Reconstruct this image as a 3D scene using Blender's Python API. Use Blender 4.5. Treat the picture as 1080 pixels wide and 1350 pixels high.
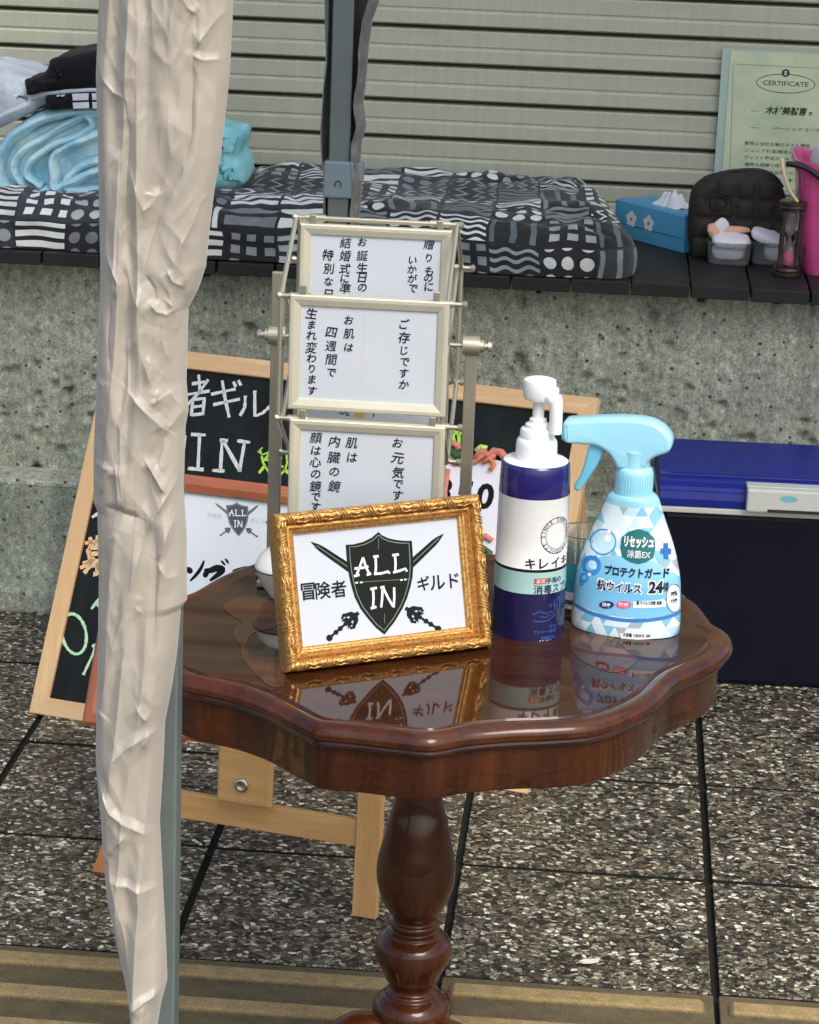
import bpy, bmesh, math, random
from math import sin, cos, pi, sqrt, atan2, radians, exp, floor
from mathutils import Vector, Matrix, noise
random.seed(7)
SC = bpy.context.scene
for o in list(bpy.data.objects): bpy.data.objects.remove(o)
C = SC.collection
# ---------------------------------------------------------------- camera
F, PITCH, ROLL, YAW, CAMH = 3400.0, 0.2865155807, 0.0366897831, -0.074727992, 1.2813883687
FW = Vector((sin(YAW)*cos(PITCH), cos(YAW)*cos(PITCH), -sin(PITCH)))
_rt = Vector((cos(YAW), -sin(YAW), 0)); _up = _rt.cross(FW)
RX = cos(ROLL)*_rt + sin(ROLL)*_up
UX = -sin(ROLL)*_rt + cos(ROLL)*_up
EYE = Vector((0, 0, CAMH))
cam = bpy.data.cameras.new('camera'); camo = bpy.data.objects.new('camera', cam); C.objects.link(camo)
cam.sensor_fit = 'HORIZONTAL'; cam.sensor_width = 36; cam.lens = F/1080*36
cam.clip_start = .05; cam.clip_end = 200
mw = Matrix((RX, UX, -FW)).transposed().to_4x4(); mw.translation = EYE
camo.matrix_world = mw
SC.camera = camo
# ---------------------------------------------------------------- world, sun, exposure
SUN_EL, SUN_AZ = radians(50), radians(148)      # azimuth measured from +Y towards +X: behind and right of the camera
w = bpy.data.worlds.new('World'); SC.world = w; w.use_nodes = True
nt = w.node_tree; bg = nt.nodes['Background']
sky = nt.nodes.new('ShaderNodeTexSky'); sky.sky_type = 'NISHITA'; sky.sun_disc = False
sky.sun_elevation = SUN_EL; sky.sun_rotation = SUN_AZ; sky.dust_density = 4; sky.air_density = 1.0; sky.ozone_density = .6
nt.links.new(sky.outputs[0], bg.inputs[0]); bg.inputs[1].default_value = 0.14
sl = bpy.data.lights.new('sun', 'SUN'); sl.energy = 1.2; sl.angle = radians(28); sl.color = (1, .975, .93)
so = bpy.data.objects.new('sun', sl); C.objects.link(so)
sd = Vector((sin(SUN_AZ)*cos(SUN_EL), cos(SUN_AZ)*cos(SUN_EL), sin(SUN_EL)))
so.rotation_euler = sd.to_track_quat('Z', 'Y').to_euler(); so.location = (0, 0, 6)
SC.view_settings.view_transform = 'Standard'; SC.view_settings.look = 'None'
SC.view_settings.gamma = 1; SC.view_settings.exposure = 0.66
SC.render.engine = 'CYCLES'; SC.cycles.max_bounces = 8; SC.cycles.transparent_max_bounces = 12

# ---------------------------------------------------------------- measuring helpers
def ray(x, y): return FW + RX*(x-540)/F - UX*(y-675)/F
def py(x, y, Y): d = ray(x, y); t = Y/d.y; return EYE + d*t
def gz(x, y, z): d = ray(x, y); t = (z-CAMH)/d.z; return EYE + d*t
def hit(x, y, o, n): d = ray(x, y); t = (o-EYE).dot(n)/d.dot(n); return EYE + d*t

# ---------------------------------------------------------------- materials
class E:
    """tiny expression builder for Math nodes"""
    def __init__(s, t, v): s.t = t; s.v = v
    def _m(s, op, *a):
        n = s.t.nodes.new('ShaderNodeMath'); n.operation = op
        for i, q in enumerate((s,)+a):
            q = q.v if isinstance(q, E) else q
            if isinstance(q, (int, float)): n.inputs[i].default_value = q
            else: s.t.links.new(q, n.inputs[i])
        return E(s.t, n.outputs[0])
    def __add__(s, o): return s._m('ADD', o)
    __radd__ = __add__
    def __sub__(s, o): return s._m('SUBTRACT', o)
    def __rsub__(s, o): return (s*-1)+o
    def __mul__(s, o): return s._m('MULTIPLY', o)
    __rmul__ = __mul__
    def fl(s): return s._m('FLOOR')
    def fr(s): return s._m('FRACT')
    def ab(s): return s._m('ABSOLUTE')
    def gt(s, o): return s._m('GREATER_THAN', o)
    def lt(s, o): return s._m('LESS_THAN', o)
    def sn(s): return s._m('SINE')
    def mn(s, o): return s._m('MINIMUM', o)
    def mx(s, o): return s._m('MAXIMUM', o)
    def pw(s, o): return s._m('POWER', o)
def sel(c, a, b): return c*a + (1-c)*b

def lk(t, v, sock):
    if isinstance(v, E): v = v.v
    if isinstance(v, (int, float)): sock.default_value = v
    elif isinstance(v, tuple): sock.default_value = (*v, 1)[:4] if len(v) == 3 else v
    else: t.links.new(v, sock)
def mixc(t, f, a, b, mode='MIX'):
    n = t.nodes.new('ShaderNodeMix'); n.data_type = 'RGBA'; n.blend_type = mode
    lk(t, f, n.inputs[0]); lk(t, a, n.inputs[6]); lk(t, b, n.inputs[7]); return n.outputs[2]
def tnoise(t, vec, scale, detail=4, rough=.55, out=0):
    n = t.nodes.new('ShaderNodeTexNoise'); n.inputs['Scale'].default_value = scale
    n.inputs['Detail'].default_value = detail; n.inputs['Roughness'].default_value = rough
    t.links.new(vec, n.inputs['Vector']); return n.outputs[out]
def tvor(t, vec, scale, feature='F1', rnd=1):
    n = t.nodes.new('ShaderNodeTexVoronoi'); n.feature = feature; n.inputs['Scale'].default_value = scale
    n.inputs['Randomness'].default_value = rnd
    t.links.new(vec, n.inputs['Vector']); return n
def ramp(t, fac, stops, interp='LINEAR'):
    n = t.nodes.new('ShaderNodeValToRGB'); lk(t, fac, n.inputs[0]); cr = n.color_ramp; cr.interpolation = interp
    while len(cr.elements) < len(stops): cr.elements.new(.5)
    for e, (p, c) in zip(cr.elements, stops): e.position = p; e.color = (*c, 1) if len(c) == 3 else c
    return n.outputs[0]
def mapping(t, vec, scale=(1, 1, 1), rot=(0, 0, 0), loc=(0, 0, 0)):
    n = t.nodes.new('ShaderNodeMapping'); t.links.new(vec, n.inputs[0])
    n.inputs['Scale'].default_value = scale; n.inputs['Rotation'].default_value = rot; n.inputs['Location'].default_value = loc
    return n.outputs[0]
def bump(t, h, strength=.5, dist=.001, prev=None):
    n = t.nodes.new('ShaderNodeBump'); n.inputs['Strength'].default_value = strength; n.inputs['Distance'].default_value = dist
    lk(t, h, n.inputs['Height'])
    if prev is not None: t.links.new(prev, n.inputs['Normal'])
    return n.outputs[0]
def newmat(name):
    m = bpy.data.materials.new(name); m.use_nodes = True; t = m.node_tree; b = t.nodes['Principled BSDF']
    tc = t.nodes.new('ShaderNodeTexCoord'); return m, t, b, tc
def M(name, col, rough=.5, var=.12, vs=14, bs=0, bd=.0005, metal=0, coat=0, crough=.05, spec=.5, sheen=0, trans=0, ior=1.45, sss=0, rvar=.08, stretch=(1, 1, 1)):
    m, t, b, tc = newmat(name)
    v = mapping(t, tc.outputs['Object'], stretch)
    nz = tnoise(t, v, vs, 5)
    c0 = tuple(max(0, c*(1-var)) for c in col); c1 = tuple(c*(1+var) for c in col)
    lk(t, ramp(t, nz, [(.3, c0), (.7, c1)]), b.inputs['Base Color'])
    nr = E(t, tnoise(t, v, vs*3.3, 3))
    lk(t, nr*rvar*2+(rough-rvar), b.inputs['Roughness'])
    b.inputs['Metallic'].default_value = metal; b.inputs['Coat Weight'].default_value = coat
    b.inputs['Coat Roughness'].default_value = crough; b.inputs['Specular IOR Level'].default_value = spec
    b.inputs['Sheen Weight'].default_value = sheen; b.inputs['Transmission Weight'].default_value = trans
    b.inputs['IOR'].default_value = ior
    if sss: b.inputs['Subsurface Weight'].default_value = sss; b.inputs['Subsurface Scale'].default_value = .01
    if bs: t.links.new(bump(t, tnoise(t, v, bs, 4), .6, bd), b.inputs['Normal'])
    return m
def s2l(*c): return tuple(((x/255)/12.92 if x/255 <= .04045 else ((x/255+.055)/1.055)**2.4) for x in c)

def wood(name, dark, light, scale=1, axis='X', rough=.45, coat=0, crough=.08):
    m, t, b, tc = newmat(name)
    st = {'X': (1, 9, 9), 'Y': (9, 1, 9), 'Z': (9, 9, 1)}[axis]
    v = mapping(t, tc.outputs['Object'], tuple(q*scale for q in st))
    n1 = E(t, tnoise(t, v, 3, 6, .6)); n2 = E(t, tnoise(t, v, 22, 4, .7))
    g = ((n1*9).sn()*.5+.5)*.6 + n2*.4
    lk(t, ramp(t, g, [(.15, dark), (.6, light), (.9, tuple(c*1.08 for c in light))]), b.inputs['Base Color'])
    b.inputs['Roughness'].default_value = rough; b.inputs['Coat Weight'].default_value = coat; b.inputs['Coat Roughness'].default_value = crough
    t.links.new(bump(t, g, .25, .0004), b.inputs['Normal'])
    return m

# ---------------------------------------------------------------- object helpers
def link(name, me, m=None, parent=None, smooth=False, mats=None):
    o = bpy.data.objects.new(name, me); C.objects.link(o)
    for q in (mats or ([m] if m else [])): me.materials.append(q)
    if parent: o.parent = parent
    if smooth: me.shade_smooth()
    return o
def obj(name, bm, m=None, parent=None, smooth=False, mats=None, keep=False, angle=None):
    me = bpy.data.meshes.new(name)
    if not keep: bmesh.ops.recalc_face_normals(bm, faces=bm.faces[:])
    bm.to_mesh(me); bm.free()
    if angle is not None:
        me.shade_smooth(); me.set_sharp_from_angle(angle=radians(angle))
    return link(name, me, m, parent, smooth, mats)
def tag(o, label=None, cat=None, group=None, kind=None):
    if label: o['label'] = label
    if cat: o['category'] = cat
    if group: o['group'] = group
    if kind: o['kind'] = kind
    return o
def thing(name, label, cat, loc=(0, 0, 0), rz=0, group=None):
    o = bpy.data.objects.new(name, None); C.objects.link(o); o.empty_display_size = .05
    o.location = loc; o.rotation_euler = (0, 0, rz)
    return tag(o, label, cat, group)
def frame_thing(name, label, cat, mat4, group=None):
    o = bpy.data.objects.new(name, None); C.objects.link(o); o.empty_display_size = .05
    o.matrix_world = mat4
    return tag(o, label, cat, group)
def bx(bm, c, s, rz=0, bev=0, mi=0):
    """box centre c, size s"""
    r = bmesh.ops.create_cube(bm, size=1, matrix=Matrix.Translation(c) @ Matrix.Rotation(rz, 4, 'Z') @ Matrix.Diagonal((*s, 1)))
    vs = r['verts']
    fs = {f for v in vs for f in v.link_faces}
    for f in fs: f.material_index = mi
    if bev:
        es = list({e for v in vs for e in v.link_edges})
        r2 = bmesh.ops.bevel(bm, geom=es, offset=bev, segments=2, affect='EDGES', profile=.5)
        for f in r2['faces']: f.material_index = mi
    return vs
def B(c, s, rz=0, bev=0): bm = bmesh.new(); bx(bm, c, s, rz, bev); return bm
def tube(bm, pts, r, seg=10, cap=True, mi=0):
    """round bar along pts; r a number or a list"""
    pts = [Vector(p) for p in pts]; n = len(pts); rs = r if isinstance(r, (list, tuple)) else [r]*n
    rings = []; prev = None
    for i, p in enumerate(pts):
        d = (pts[min(i+1, n-1)]-pts[max(i-1, 0)]).normalized()
        a = prev or (Vector((0, 0, 1)) if abs(d.z) < .9 else Vector((1, 0, 0)))
        a = (a-d*a.dot(d)).normalized(); prev = a; b = d.cross(a)
        rings.append([bm.verts.new(p+(a*cos(2*pi*k/seg)+b*sin(2*pi*k/seg))*rs[i]) for k in range(seg)])
    for A, Bq in zip(rings, rings[1:]):
        for k in range(seg):
            f = bm.faces.new((A[k], A[(k+1) % seg], Bq[(k+1) % seg], Bq[k])); f.material_index = mi
    if cap:
        for R in (rings[0], rings[-1]): bm.faces.new(R).material_index = mi
    return rings
def lathe(bm, prof, seg=48, c=(0, 0, 0), sx=1, sy=1, mi=None, cap=True):
    """prof: [(r,z[,mi])...]"""
    rings = []
    for q in prof:
        rings.append([bm.verts.new((c[0]+q[0]*sx*cos(2*pi*k/seg), c[1]+q[0]*sy*sin(2*pi*k/seg), c[2]+q[1])) for k in range(seg)])
    for i, (A, Bq) in enumerate(zip(rings, rings[1:])):
        for k in range(seg):
            f = bm.faces.new((A[k], A[(k+1) % seg], Bq[(k+1) % seg], Bq[k]))
            f.material_index = prof[i][2] if len(prof[i]) > 2 else (mi or 0)
    if cap:
        for R, q in ((rings[0], prof[0]), (rings[-1], prof[-1])):
            if q[0] > 1e-6:
                f = bm.faces.new(R); f.material_index = (q[2] if len(q) > 2 else (mi or 0))
    return rings
def catmull(P, n=8, closed=False):
    out = []; N = len(P); rng = range(N if closed else N-1)
    for i in rng:
        g = lambda k: Vector(P[k % N]) if closed else Vector(P[min(max(k, 0), N-1)])
        a, b, c, d = g(i-1), g(i), g(i+1), g(i+2)
        for k in range(n):
            t = k/n
            out.append(.5*((2*b)+(c-a)*t+(2*a-5*b+4*c-d)*t*t+(3*b-a-3*c+d)*t**3))
    if not closed: out.append(Vector(P[-1]))
    return out
def poly(bm, pts, z=0, mi=0):
    vs = [bm.verts.new((p[0], p[1], z)) for p in pts]
    f = bm.faces.new(vs); f.material_index = mi; return f
def prism(bm, pts, z0, z1, mi=0):
    """2-D outline in XY between two heights"""
    a = [bm.verts.new((p[0], p[1], z0)) for p in pts]; b = [bm.verts.new((p[0], p[1], z1)) for p in pts]
    n = len(pts)
    for f in [bm.faces.new(a), bm.faces.new(b)] + [bm.faces.new((a[i], a[(i+1) % n], b[(i+1) % n], b[i])) for i in range(n)]: f.material_index = mi
def stroke(bm, pts, wd, z=0, mi=0, taper=False, wob=0):
    """flat ribbon along a polyline in the XY plane"""
    P = [Vector((p[0], p[1])) for p in pts]; n = len(P); L = []; R = []
    for i, p in enumerate(P):
        d = (P[min(i+1, n-1)]-P[max(i-1, 0)]); d = d.normalized() if d.length > 1e-9 else Vector((1, 0))
        nn = Vector((-d.y, d.x)); ww = wd/2*(1+wob*random.uniform(-1, 1))
        if taper: ww *= max(.15, sin(pi*(i+.4)/(n-.2)))**.5
        L.append(bm.verts.new((*(p+nn*ww), z))); R.append(bm.verts.new((*(p-nn*ww), z)))
    for i in range(n-1): bm.faces.new((L[i], L[i+1], R[i+1], R[i])).material_index = mi
def circ(cx, cy, r, n=24, ry=None): return [(cx+r*cos(2*pi*k/n), cy+(ry or r)*sin(2*pi*k/n)) for k in range(n)]
def ringf(bm, cx, cy, r, wd, n=32, z=0, mi=0, ry=None):
    ry = ry or r
    a = [bm.verts.new((cx+(r)*cos(2*pi*k/n), cy+(ry)*sin(2*pi*k/n), z)) for k in range(n)]
    b = [bm.verts.new((cx+(r-wd)*cos(2*pi*k/n), cy+(ry-wd)*sin(2*pi*k/n), z)) for k in range(n)]
    for k in range(n): bm.faces.new((a[k], a[(k+1) % n], b[(k+1) % n], b[k])).material_index = mi
_tc = {}
def glyphs(s, bold=0.0, res=3):
    """text -> (verts, faces, width, ymin, ymax) at size 1"""
    k = (s, bold, res)
    if k in _tc: return _tc[k]
    cu = bpy.data.curves.new('t', 'FONT'); cu.body = s; cu.size = 1; cu.offset = bold; cu.resolution_u = res; cu.fill_mode = 'FRONT'
    o = bpy.data.objects.new('t', cu); C.objects.link(o)
    me = bpy.data.meshes.new_from_object(o.evaluated_get(bpy.context.evaluated_depsgraph_get()))
    vs = [(v.co.x, v.co.y) for v in me.vertices]; fs = [tuple(p.vertices) for p in me.polygons]
    bpy.data.objects.remove(o); bpy.data.curves.remove(cu); bpy.data.meshes.remove(me)
    if not vs: vs = [(0, 0)]
    xs = [v[0] for v in vs]; ys = [v[1] for v in vs]
    _tc[k] = (vs, fs, min(xs), max(xs), min(ys), max(ys)); return _tc[k]
def text(bm, s, cx, cy, h=None, wd=None, size=None, rot=0, shear=0, z=0, mi=0, bold=0.0, flip=1, fat=0.0):
    if fat:      # thicken dense characters by overprinting, each print a hair above the last
        for k, (ax, ay) in enumerate(((0, 0), (fat, fat*.3), (-fat*.3, fat), (fat*.4, -fat*.8))): text(bm, s, cx+ax, cy+ay, h, wd, size, rot, shear, z+k*.00002, mi, bold, flip)
        return
    """centre the text on (cx,cy); scale so that it is h high and/or wd wide"""
    vs, fs, x0, x1, y0, y1 = glyphs(s, bold)
    if size: sx = sy = size
    else:
        sy = h/(y1-y0) if h else None; sx = wd/(x1-x0) if wd else None
        sx = sx or sy; sy = sy or sx
    mx, my = (x0+x1)/2, (y0+y1)/2; ca, sa = cos(rot), sin(rot); nv = []
    for x, y in vs:
        a = (x-mx)*sx; b = (y-my)*sy; a += shear*b
        nv.append(bm.verts.new((cx+a*ca-b*sa, cy+(a*sa+b*ca)*flip, z)))
    for f in fs:
        try: bm.faces.new([nv[i] for i in f]).material_index = mi
        except ValueError: pass
def cut(bm, xs, ys=()):
    for x in xs: bmesh.ops.bisect_plane(bm, geom=bm.verts[:]+bm.edges[:]+bm.faces[:], plane_co=(x, 0, 0), plane_no=(1, 0, 0))
    for y in ys: bmesh.ops.bisect_plane(bm, geom=bm.verts[:]+bm.edges[:]+bm.faces[:], plane_co=(0, y, 0), plane_no=(0, 1, 0))
def warp(bm, fn):
    for v in bm.verts: v.co = fn(v.co)
def fbm(x, y, z=0, o=4): return noise.fractal(Vector((x, y, z)), 1.0, 2.0, o)
def rect_matrix(bl, yaw, tilt):
    """local x along the bottom edge, y up the leaning face, z out towards the viewer"""
    d = Vector((cos(yaw), sin(yaw), 0)); b = Vector((-sin(yaw), cos(yaw), 0))
    u = Vector((0, 0, 1))*cos(tilt)+b*sin(tilt); n = d.cross(u)
    m = Matrix((d, u, n)).transposed().to_4x4(); m.translation = Vector(bl); return m
def loc2(mt, x, y):
    """photo position -> local xy on the plane of a rect matrix"""
    n = mt.col[2].to_3d(); p = hit(x, y, mt.translation, n); q = mt.inverted() @ p; return (q.x, q.y)
def rail_frame(parent, w, h, prof, m, name='rail', separate=True, labels=None):
    """mitred picture frame, outer size w x h, lower left at 0,0; prof = [(inset, z)...] closed loop"""
    cs = [(0, 0, 1, 1), (w, 0, -1, 1), (w, h, -1, -1), (0, h, 1, -1)]
    bms = []; bm = bmesh.new()
    for i in range(4):
        if separate: bm = bmesh.new()
        a, b = cs[i], cs[(i+1) % 4]
        R1 = [bm.verts.new((a[0]+a[2]*q[0], a[1]+a[3]*q[0], q[1])) for q in prof]
        R2 = [bm.verts.new((b[0]+b[2]*q[0], b[1]+b[3]*q[0], q[1])) for q in prof]
        n = len(prof)
        for k in range(n): bm.faces.new((R1[k], R1[(k+1) % n], R2[(k+1) % n], R2[k]))
        if separate:
            bm.faces.new(R1); bm.faces.new(R2)
            obj(name, bm, m[i % 2] if isinstance(m, list) else m, parent)
    if not separate: return obj(name, bm, m, parent)
# ================================================================= SETTING
Y0, TS, TX0 = 2.558, .3, .1607          # tile grid measured from the joints
WALLY, LEDGEY, LEDGEZ, SHY = 3.775, 3.69, .556, 4.20

def chips_mat():
    m, t, b, tc = newmat('washed_chip_paving')
    v0 = tc.outputs['Object']
    oi = t.nodes.new('ShaderNodeObjectInfo')
    cmb = t.nodes.new('ShaderNodeVectorMath'); cmb.operation = 'MULTIPLY_ADD'
    t.links.new(oi.outputs['Random'], cmb.inputs[0]); cmb.inputs[1].default_value = (13, 7, 3); t.links.new(v0, cmb.inputs[2])
    nz = t.nodes.new('ShaderNodeTexNoise'); nz.inputs['Scale'].default_value = 70; t.links.new(cmb.outputs[0], nz.inputs['Vector'])
    ma = t.nodes.new('ShaderNodeVectorMath'); ma.operation = 'MULTIPLY_ADD'
    t.links.new(nz.outputs['Color'], ma.inputs[0]); ma.inputs[1].default_value = (.012, .012, .012); t.links.new(cmb.outputs[0], ma.inputs[2])
    vv = mapping(t, ma.outputs[0], (.85, 1.1, 1), (0, 0, .5))
    a = tvor(t, vv, 178); e = tvor(t, vv, 178, 'DISTANCE_TO_EDGE')
    sp = t.nodes.new('ShaderNodeSeparateColor'); t.links.new(a.outputs['Color'], sp.inputs[0])
    col = ramp(t, sp.outputs[0], [(0, s2l(40, 38, 31)), (.22, s2l(78, 74, 62)), (.42, s2l(106, 101, 85)), (.62, s2l(138, 132, 112)), (.79, s2l(180, 174, 152)), (.91, s2l(232, 227, 208))], 'CONSTANT')
    col = mixc(t, E(t, sp.outputs[1]).gt(.82)*.55, col, s2l(110, 84, 66))
    edge = E(t, e.outputs['Distance'])
    mort = (edge*11).mn(1)
    col = mixc(t, mort, s2l(42, 40, 34), col)
    big = ramp(t, tnoise(t, v0, 7, 6, .65), [(.32, (.62, .62, .58)), (.5, (.92, .92, .9)), (.7, (1.1, 1.09, 1.06))])
    col = mixc(t, 1.0, col, big, 'MULTIPLY')
    t.links.new(col, b.inputs['Base Color'])
    b.inputs['Roughness'].default_value = .42
    t.links.new(bump(t, mort*.6+E(t, sp.outputs[2])*.6*mort, .9, .0028), b.inputs['Normal'])
    return m
CHIPS = chips_mat()
JOINT = M('dark_joint_bed', s2l(26, 28, 22), .9, .3, 30, 200, .002)
TACT = None
def tactile_mat():
    m, t, b, tc = newmat('worn_yellow_tactile_concrete')
    v = tc.outputs['Object']
    geo = t.nodes.new('ShaderNodeNewGeometry')
    sep = t.nodes.new('ShaderNodeSeparateXYZ'); t.links.new(tc.outputs['Object'], sep.inputs[0])
    hi = (E(t, sep.outputs[2])*260-.3).mn(1).mx(0)
    n1 = ramp(t, tnoise(t, v, 40, 6, .7), [(.3, s2l(78, 70, 50)), (.7, s2l(108, 96, 66))])
    n2 = ramp(t, tnoise(t, v, 55, 6, .7), [(.25, s2l(132, 114, 76)), (.75, s2l(172, 150, 104))])
    col = mixc(t, hi, n1, n2)
    sp = ramp(t, tnoise(t, v, 480, 2, .6), [(.35, (.6, .58, .55)), (.6, (1.1, 1.1, 1.1))])
    t.links.new(mixc(t, .8, col, sp, 'MULTIPLY'), b.inputs['Base Color']); b.inputs['Roughness'].default_value = .85
    t.links.new(bump(t, tnoise(t, v, 420, 4, .7), .7, .0012), b.inputs['Normal'])
    return m
TACT = tactile_mat()
CONC = None
def concrete_mat(name, a, b_, warm):
    m, t, b, tc = newmat(name)
    v = tc.outputs['Object']
    c = ramp(t, tnoise(t, v, 6, 6, .6), [(.3, a), (.7, b_)])
    fine = ramp(t, tnoise(t, mapping(t, v, (1.2, 1, .8)), 95, 5, .72), [(.3, (.34, .34, .34)), (.44, (.82, .82, .82)), (.56, (1.0, 1.0, 1.0)), (.68, (1.5, 1.5, 1.46))])
    c = mixc(t, .95, c, fine, 'MULTIPLY')
    f2 = ramp(t, tnoise(t, v, 300, 3, .7), [(.34, (.55, .55, .55)), (.5, (1, 1, 1)), (.66, (1.35, 1.35, 1.3))]); c = mixc(t, .8, c, f2, 'MULTIPLY')
    sk = ramp(t, tnoise(t, mapping(t, v, (7, 1, .5)), 5, 4, .6), [(.35, (.74, .76, .74)), (.55, (1.05, 1.05, 1.03))]); c = mixc(t, .8, c, sk, 'MULTIPLY')
    vr = tvor(t, v, 55); sp = t.nodes.new('ShaderNodeSeparateColor'); t.links.new(vr.outputs['Color'], sp.inputs[0])
    pit = E(t, vr.outputs['Distance']).lt(.16)*E(t, sp.outputs[0]).gt(.55)
    c = mixc(t, pit*.8, c, s2l(40, 40, 34))
    w_ = ramp(t, tnoise(t, v, 11, 5, .7), [(.55, (0, 0, 0)), (.72, (1, 1, 1))])
    c = mixc(t, E(t, w_)*.35, c, warm)
    t.links.new(c, b.inputs['Base Color']); b.inputs['Roughness'].default_value = .92
    h = E(t, tnoise(t, v, 130, 6, .75)) - pit*.6
    t.links.new(bump(t, h, .9, .004), b.inputs['Normal'])
    return m
CONC = concrete_mat('pitted_grey_green_concrete', s2l(158, 164, 148), s2l(196, 201, 182), s2l(182, 173, 142))
CONC2 = concrete_mat('smooth_plinth_concrete', s2l(158, 165, 148), s2l(188, 194, 176), s2l(170, 164, 140))
PLANK = wood('dark_stained_plank', s2l(15, 14, 13), s2l(30, 27, 25), 1.3, 'Y', .6)
SHUT = None
def shutter_mat():
    m, t, b, tc = newmat('painted_shutter_steel')
    v = tc.outputs['Object']
    c = ramp(t, tnoise(t, mapping(t, v, (.6, 1, 2.5)), 3, 5), [(.3, s2l(174, 176, 156)), (.7, s2l(194, 196, 175))])
    st = ramp(t, tnoise(t, mapping(t, v, (9, 1, .7)), 6, 6, .7), [(.3, (.86, .86, .84)), (.6, (1.0, 1.0, 1.0))])
    c = mixc(t, .9, c, st, 'MULTIPLY')
    d = ramp(t, tnoise(t, v, 240, 3), [(.62, (1, 1, 1)), (.72, (.78, .76, .7))])
    t.links.new(mixc(t, .6, c, d, 'MULTIPLY'), b.inputs['Base Color'])
    b.inputs['Roughness'].default_value = .5
    t.links.new(bump(t, tnoise(t, v, 60, 3), .25, .0006), b.inputs['Normal'])
    return m
SHUT = shutter_mat()
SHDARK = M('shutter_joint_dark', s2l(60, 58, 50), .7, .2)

# ground, pavement and its tiles
bm = bmesh.new(); bx(bm, (0, 0, -.07), (120, 120, .02)); tag(obj('ground', bm, M('far_asphalt', (.06, .06, .058), .9, .2, 3, 60, .004)), kind='structure')
bm = bmesh.new(); bx(bm, (-.15, 2.3, -.034), (6, 4.4, .05))
pave = tag(obj('pavement', bm, JOINT), kind='structure')
def tile_bm(g=.0046):
    bm = bmesh.new(); bx(bm, (TS/2, TS/2, -.006), (TS-2*g, TS-2*g, .0125), bev=.0016); return bm
tm = bpy.data.meshes.new('paving_tile'); b_ = tile_bm(); b_.normal_update()
for f in b_.faces: f.material_index = 1 if abs(f.normal.z) < .35 else 0
b_.to_mesh(tm); b_.free(); tm.materials.append(CHIPS); tm.materials.append(JOINT)
def tact_bm():
    bm = bmesh.new(); g = .003
    bx(bm, (TS/2, TS/2, -.006), (TS-2*g, TS-2*g, .0125), bev=.0014)
    for k in range(4):
        yc = .0375+.075*k; L = TS-.03; prof = [(-.0150, 0.0002), (-.0135, .0036), (-.0105, .0056), (.0105, .0056), (.0135, .0036), (.0150, .0002)]
        vs = []
        for x, s in ((.012, .55), (.018, 1), (TS-.018, 1), (TS-.012, .55)):
            vs.append([bm.verts.new((x, yc+p[0]*(1 if s == 1 else .8), p[1]*(1 if s == 1 else .15))) for p in prof])
        for A, Bq in zip(vs, vs[1:]):
            for i in range(5): bm.faces.new((A[i], A[i+1], Bq[i+1], Bq[i]))
        for A in (vs[0], vs[-1]): bm.faces.new(A)
    bmesh.ops.recalc_face_normals(bm, faces=bm.faces[:]); return bm
tt = bpy.data.meshes.new('tactile_tile'); b_ = tact_bm(); b_.to_mesh(tt); b_.free(); tt.materials.append(TACT)
for j in range(-6, 5):
    for i in range(-9, 9):
        tact = j in (-1,)
        o = bpy.data.objects.new('tactile_tile' if tact else 'paving_tile', tt if tact else tm)
        C.objects.link(o); o.parent = pave
        o.location = (TX0+i*TS, Y0+j*TS, random.uniform(-.0012, .0008)); o.rotation_euler = (random.uniform(-.002, .002), random.uniform(-.002, .002), 0)
        if tact: o.location.z = .001

# concrete wall: displaced grid with real pits
wall = thing('concrete_wall', 'rough grey green concrete wall full of pits under the wooden ledge', 'wall', (-.2, WALLY, 0))
def wall_mesh():
    bm = bmesh.new(); x0, x1, z0, z1 = -1.7, 1.2, .0, .55; nx, nz = 640, 128
    pits = []
    for _ in range(1500):
        r = random.choice([.002, .0025, .003, .0035, .0045, .006, .0075]); pits.append((random.uniform(x0, x1), random.uniform(z0, z1), r, r*random.uniform(.8, 1.4), random.uniform(0, pi), random.uniform(1, 2.4)))
    for (a, b_, r) in ((330, 440, .0125), (8, 492, .008), (3, 636, .011), (88, 502, .005), (896, 548, .0085), (1062, 578, .009), (72, 492, .005), (1015, 410, .006), (993, 500, .005), (872, 436, .0045), (48, 440, .006), (822, 515, .005), (850, 560, .004), (925, 480, .0045)):
        p = py(a, b_, WALLY); pits.append((p.x, p.z, r, r*.006/.0045, .4, 1.25))
    from collections import defaultdict
    cell = defaultdict(list)
    for p in pits:
        ci, cj = int(p[0]/.03), int(p[1]/.03)
        for a in (-1, 0, 1):
            for b2 in (-1, 0, 1): cell[(ci+a, cj+b2)].append(p)
    V = []
    for j in range(nz+1):
        row = []
        for i in range(nx+1):
            x = x0+(x1-x0)*i/nx; z = z0+(z1-z0)*j/nz
            d = .003*fbm(x*9, z*9, 0, 3)+.0036*fbm(x*60, z*60, 5, 3)
            for (px_, pz_, rx_, rz_, an, dp) in cell.get((int(x/.03), int(z/.03)), ()):
                dx, dz = x-px_, z-pz_; u = (dx*cos(an)+dz*sin(an))/rx_; v = (-dx*sin(an)+dz*cos(an))/rz_
                q = sqrt(u*u+v*v)*(1+.35*fbm(x*200, z*200, 3, 2))
                if q < 1.15: d -= rx_*dp*max(0, 1-(q/1.15)**3)
            row.append(bm.verts.new((x+.2, -d, z)))
        V.append(row)
    for j in range(nz):
        for i in range(nx): bm.faces.new((V[j][i], V[j][i+1], V[j+1][i+1], V[j+1][i]))
    return bm
obj('wall_face', wall_mesh(), CONC, wall, smooth=True, keep=True)
obj('wall_core', B((0, .25, .27), (2.9, .46, .54)), CONC2, wall)
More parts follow.
